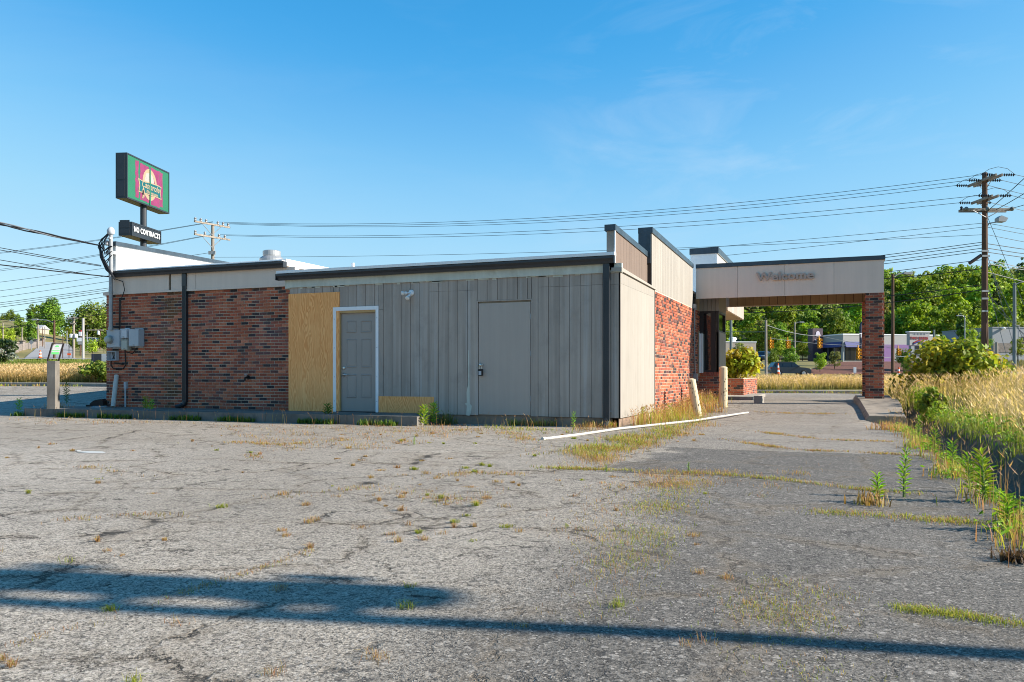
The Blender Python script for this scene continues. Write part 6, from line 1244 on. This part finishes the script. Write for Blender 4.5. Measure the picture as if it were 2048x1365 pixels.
# cars
M['paintdark'] = paint('dark_blue_car_paint', (.012, .022, .038), .18, .05, 1, spec=.7); M['paintwhite'] = paint('white_car_paint', (.55, .56, .58), .25, .03, 1, spec=.6); M['paintblue'] = paint('blue_car_paint', (.02, .05, .12), .2, .05, 1, spec=.6); M['tyre'] = M['black']; M['tail'] = col('tail_lamp_red', (.30, .01, .01), .2); M['head'] = G('headlamp').fin((.6, .6, .6), .1)
def car(label, px, Z, mat, L0=4.5, hh=1.66, face=1, zc=None, yaw=0.0):
    p = Wp(px, HOR, Z); z = float(ground_far(p.x, p.y))+.1 if zc is None else zc; t = thing('parked_car', label, 'car', (p.x, p.y, z)); p.z = z
    u = (R*math.cos(yaw)+D*math.sin(yaw))*face; v = D*math.cos(yaw)-R*math.sin(yaw); W2 = .90; s = L0/4.5; P = lambda x, y, q: p+u*(x*s)+v*y+UPV*(q*hh/1.66)
    arch = lambda c: [(c+.40*math.cos(a), .33+.40*math.sin(a)) for a in np.linspace(0, math.pi, 7)]
    low = [(-2.22,.45),(-2.25,.75),(-2.18,1.0),(-1.9,1.03),(.95,1.02),(1.55,.97),(2.05,.86),(2.22,.68),(2.22,.40),(2.1,.27)]+arch(1.38)+arch(-1.38)+[(-2.1,.3)]
    b = MB(); b.prism([P(x, -W2, q) for x, q in low], v*(2*W2)); b.build('body', mat, t)
    gh = [(-2.05,1.02),(-1.95,1.3),(-1.72,1.58),(-1.2,1.66),(.0,1.64),(.35,1.55),(1.0,1.03)]
    b = MB(); vs = [P(x, -W2+.02, q) if q < 1.1 else P(x, -W2+.16, q) for x, q in gh]+[P(x, W2-.02, q) if q < 1.1 else P(x, W2-.16, q) for x, q in gh]; n = len(gh)
    b.add(vs, [tuple(range(n)), tuple(range(2*n-1, n-1, -1))]+[(i, (i+1) % n, n+(i+1) % n, n+i)[::-1] for i in range(n)]); b.build('cabin', mat, t)
    for x0, x1, x2, x3 in ((-1.78,-1.0,-1.0,-1.62),(-.92,-.05,-.05,-.92),(.03,.80,.34,.03)):
        b = MB(); b.poly([P(x0,-W2+.015,1.07), P(x1,-W2+.015,1.07), P(x2,-W2+.135,1.53), P(x3,-W2+.135,1.53)]); b.build('window', M['glass'], t)
    b = MB(); b.poly([P(1.0,-W2+.1,1.06), P(1.0,W2-.1,1.06), P(.40,W2-.24,1.545), P(.40,-W2+.24,1.545)]); b.build('windscreen', M['glass'], t)
    b = MB(); b.poly([P(-2.07,-W2+.1,1.08), P(-2.07,W2-.1,1.08), P(-1.80,W2-.2,1.52), P(-1.80,-W2+.2,1.52)]); b.build('rear_window', M['glass'], t)
    for c in (1.38, -1.38):
        for sd in (-1, 1):
            b = MB(); b.lathe(P(c, sd*W2*.98, .33), [(.20,-.02),(.33,-.02),(.34,.03),(.34,.18),(.30,.2)], 16, -v*sd); w_ = b.build('wheel', M['tyre'], t); b = MB(); b.lathe(P(c, sd*(W2*.98), .33), [(.21,-.03),(.19,-.01),(.05,-.035)], 12, -v*sd); b.build('rim', M['galv'], w_)
    for sd in (-1, 1):
        b = MB(); b.obox(P(2.02, sd*.62-.2, .72), u*.2, v*.4, UPV*.13); b.build('headlight', M['head'], t); b = MB(); b.obox(P(-2.26, sd*.74-.12, .82), u*.12, v*.26, UPV*.2); b.build('tail_light', M['tail'], t)
        b = MB(); b.obox(P(.72, sd*(W2+.1)-.08, 1.03), u*.12, v*.16, UPV*.13); b.build('mirror', mat, t)
    return t
car('dark blue SUV on the highway beside the striped cone', 1577.5, 92, M['paintdark'], 4.5, 1.6, 1)
car('small blue car parked before the tan building', 1527, 132, M['paintblue'], 3.8, 1.45, -1, None, .9)
car('white car behind the golden grass, right of the big pole', 1993, 80, M['paintwhite'], 4.4, 1.5, 1, .42); car('pale grey car behind the golden grass, mostly hidden by the bush', 1955, 83, M['galv'], 4.2, 1.4, 1, .40)
car('silver car parked across the far road under the spreading tree', 190, 150, M['paintwhite'], 4.4, 1.5, 1); car('dark car parked across the far road next to the silver one', 178, 152, M['paintdark'], 4.4, 1.5, 1)
# cones and small signs
def cone(px, y0, y1, Z, lab):
    p = Wp(px, y1, Z); h = (y1-y0)*Z/F; t = thing('traffic_cone', lab, 'traffic cone', p, 'tall striped traffic cones'); b = MB(); b.obox(p-R*.2-D*.2, R*.4, D*.4, (0,0,.06)); b.build('base', M['black'], t)
    for i in range(5): b = MB(); r0, r1 = .16-.022*i, .16-.022*(i+1); b.tube([p+UPV*(.06+(h-.06)*i/5), p+UPV*(.06+(h-.06)*(i+1)/5)], [r0, r1], 12); b.build('band', M['orange'] if i % 2 == 0 else M['white'], t)
cone(1556.5, 727, 750, 86, 'striped orange cone in front of the dark SUV'); cone(1797.5, 735, 756, 70, 'striped orange cone at the foot of the lamp pole'); cone(80.5, 701, 717.5, 76, 'striped orange cone standing on the far uphill road')
def stop(px, Z, y0, y1):
    p = Wp(px, y1, Z); h = (y1-y0)*Z/F; r = .42; t = thing('stop_sign', 'small red octagonal stop sign on the far slope', 'stop sign', p); b = MB(); b.tube([p-UPV*.5, p+UPV*(h-.3)], .04, 6); b.build('post', M['galv'], t); c = p+UPV*(h-r)-D*.06
    b = MB(); b.prism([c+R*(r*math.cos(math.pi/8+i*math.pi/4))+UPV*(r*math.sin(math.pi/8+i*math.pi/4)) for i in range(8)], D*.03); b.build('sign_plate', M['stopred'], t); text('lettering', 'STOP', .30, M['white'], c-D*.012, R, UPV, t, .002, .004)
M['stopred'] = col('stop_red', (.40, .02, .03)); stop(1939.5, 112, 703, 719)
p = Wp(1709.5, 752, 96); t = thing('lane_sign', 'narrow white sign on a post below the mulch bank', 'sign', p); b = MB(); b.tube([p-UPV*.5, p+UPV*.55], .035, 6); b.build('post', M['galv'], t); b = MB(); b.obox(p-R*.16-D*.05+UPV*.35, R*.32, D*.03, UPV*.65); b.build('sign_plate', M['panel'], t)
# ------------------------------------------------------------------ across the far road
lamp_pole('street_lamp', 'brown wooden lamp pole with a long arm over the far uphill road', 108.5, 82, 641, .12, M['wood'], (-33, -1))
for px, Z, y, r, m, lab in ((6, 95, 647, .09, 'woodgrey', 'bare pale post standing highest on the far meadow'), (44, 112, 655, .10, 'woodgrey', 'pale wooden post near the narrow evergreen'), (76, 110, 650, .14, 'woodgrey', 'thick pale wooden post where the far road begins to climb'), (85, 118, 655, .07, 'wood', 'thin dark post beside the thick pale post'), (89.5, 112, 654, .08, 'woodgrey', 'thin pale post right of the thick pale post'), (125.5, 81, 668, .06, 'wood', 'slim brown post just right of the little tilted sign'), (138, 84, 683, .05, 'wood', 'short brown post with an orange plaque'), (134, 130, 662, .1, 'galv', 'grey pole far up the climbing road'), (174, 120, 664, .1, 'galv', 'grey post behind the leaning light pole')):
    lamp_pole('wooden_post', lab, px, Z, y, r*.75, M[m], None, 'post')
p = Wp(138.5, 711, 83.5); b = MB(); b.obox(p-R*.18-D*.04, R*.36, D*.03, UPV*.2); oo = b.build('warning_plaque', M['orange']); tag(oo, 'small orange plaque fixed to the short brown post', 'sign')
t, p, z1 = pole(147.5, 84, 634, .13, .10, 'utility_pole', 'pale utility pole with two crossarms and white transformers across the far road', 'utility pole', M['woodgrey']); k = 84/F
for y, hw in ((638, 10), (649, 5)): b = MB(); b.obox(p-R*hw*k-D*.2+UPV*(H+(HOR-y)*k), R*2*hw*k, D*.1, UPV*.13); b.build('crossarm', M['woodgrey'], t)
for s in (-1, 1): b = MB(); c = p+R*4.5*k*s+UPV*(H+(HOR-676)*k); b.lathe(c, [(.15,0),(.2,.03),(.2,.35),(.1,.4)], 10); b.build('transformer', M['white'], t)
pole(166.3, 84, 637, .13, .12, 'light_pole', 'slightly rusty white steel pole across the far road', 'pole', M['stucco'])
t, p, z1 = pole(200, 130, 658, .12, .1, 'utility_pole', 'distant wooden utility pole with a long crossarm beside the brick corner', 'utility pole', M['wood']); k = 130/F; b = MB(); b.obox(p-R*26*k-D*.2+UPV*(H+(HOR-661.5)*k), R*34*k, D*.12, UPV*.16); b.build('crossarm', M['woodgrey'], t); b = MB(); c = p-R*2.5*k+UPV*(H+(HOR-670)*k); b.lathe(c, [(.2,0),(.25,.05),(.25,.6),(.1,.7)], 10); b.build('transformer', M['white'], t)
def board_sign(px, Z, rows, lab, yb):
    k = Z/F; p = Wp(px, yb, Z); t = thing('roadside_sign', lab, 'sign', p); b = MB(); q = Wp(px, rows[0][0], Z); b.tube([p-UPV*.4, q], .09, 8); b.build('pole', M['wood'], t)
    for y0, y1, hw, m in rows: b = MB(); c = Wp(px, y1, Z)-D*.12; b.obox(c-R*hw*k, R*2*hw*k, D*.12, UPV*(y1-y0)*k); b.build('sign_board', M[m], t)
board_sign(161, 95, ((660.5, 664, 2.6, 'signred'), (664.2, 672.5, 2.6, 'white'), (676, 683.5, 6.5, 'white'), (685, 689.5, 4.5, 'stucco')), 'tall roadside sign with stacked white boards and a red top', 708)
# wall with brick piers along the meadow
pts = [Wp(0, HOR, 84), Wp(8, HOR, 88), Wp(20, HOR, 93), Wp(30, HOR, 99), Wp(44, HOR, 106), Wp(72, HOR, 117), Wp(85, HOR, 124)]; pts = [Vector((q.x, q.y, float(ground_far(q.x, q.y))+.4)) for q in pts]
t = thing('boundary_wall', 'dark boundary wall with brick piers along the far road', 'wall', pts[0])
for a, b_ in zip(pts[:-1], pts[1:]): b = MB(); b.obox(a-UPV*.8, b_-a, D*.2, UPV*1.25); b.build('wall_panel', M['stone'], t)
for a in pts: b = MB(); b.obox(a-R*.3-D*.1-UPV*.8, R*.5, D*.5, UPV*1.55); b.obox(a-R*.3-D*.16+UPV*.75, R*.6, D*.6, UPV*.1); b.build('pier', M['stone'], t)
p = Wp(63, 690, 96); t = thing('road_sign', 'grey diamond road sign seen from behind on the meadow bank', 'sign', p); b = MB(); b.tube([p-UPV*.6, p+UPV*.2], .04, 6); b.build('post', M['galv'], t); b = MB(); c = p+UPV*.3-D*.06; b.prism([c+R*.3, c+UPV*.3, c-R*.3, c-UPV*.3], D*.03); b.build('sign_plate', M['galv'], t)
o, u, v = frame(64, 190, 0, 0); z0 = float(ground_far(o.x, o.y))-.9; o = Vector((o.x, o.y, z0)); t = thing('farmhouse', 'small grey-roofed house below the domed tree', 'house', o); b = MB(); ob(b, o, u, v, 0, 1.7, 0, 4, -1, 1.5); b.build('wall', M['tanwall'], t); b = MB(); b.prism([o-u*.2+v*y+UPV*z for y, z in ((-.3,1.5),(2,2.5),(4.3,1.5))], u*2.1); b.build('roof', M['greywall'], t); b = MB(); ob(b, o, u, v, .5, 1.1, -.03, -.001, .3, 1.1); b.build('window', M['glass'], t)
# drop box on a vine-covered post
k = 34/F; p = Wp(204, 748, 34); t = thing('drop_box', 'dark green and grey drop box on a vine-covered post by the brick corner', 'drop box', p); b = MB(); b.tube([p-UPV*.3, Wp(204, 725, 34)], .10, 8); b.build('post', M['bark'], t)
a = Wp(183, 724.5, 34); b = MB(); b.obox(a, R*20*k, D*.5, UPV*16.5*k); b.build('case', M['dark'], t); b = MB(); b.obox(a-R*.0-D*.012, R*4.5*k, D*.012, UPV*16.5*k); b.build('side_panel', M['boxgreen'] if 'boxgreen' in M else M['signplum'], t); b = MB(); b.obox(a+R*20*k, R*14*k, D*.5, UPV*16.5*k); b.build('front_panel', M['boxgrey'], t)
r = np.random.default_rng(9); n = 500; q = r.uniform(0, 1, n); P = np.stack([p.x+r.normal(0, .13, n), p.y+r.normal(0, .13, n), p.z+q*.5], 1); V, T, Cc = leaves(r, P, r.normal(size=(n, 3)), .1, np.array([.10,.16,.03])); link('vine', np_mesh('vine', V, T, M['leaf'], Cc, org(t)), t)
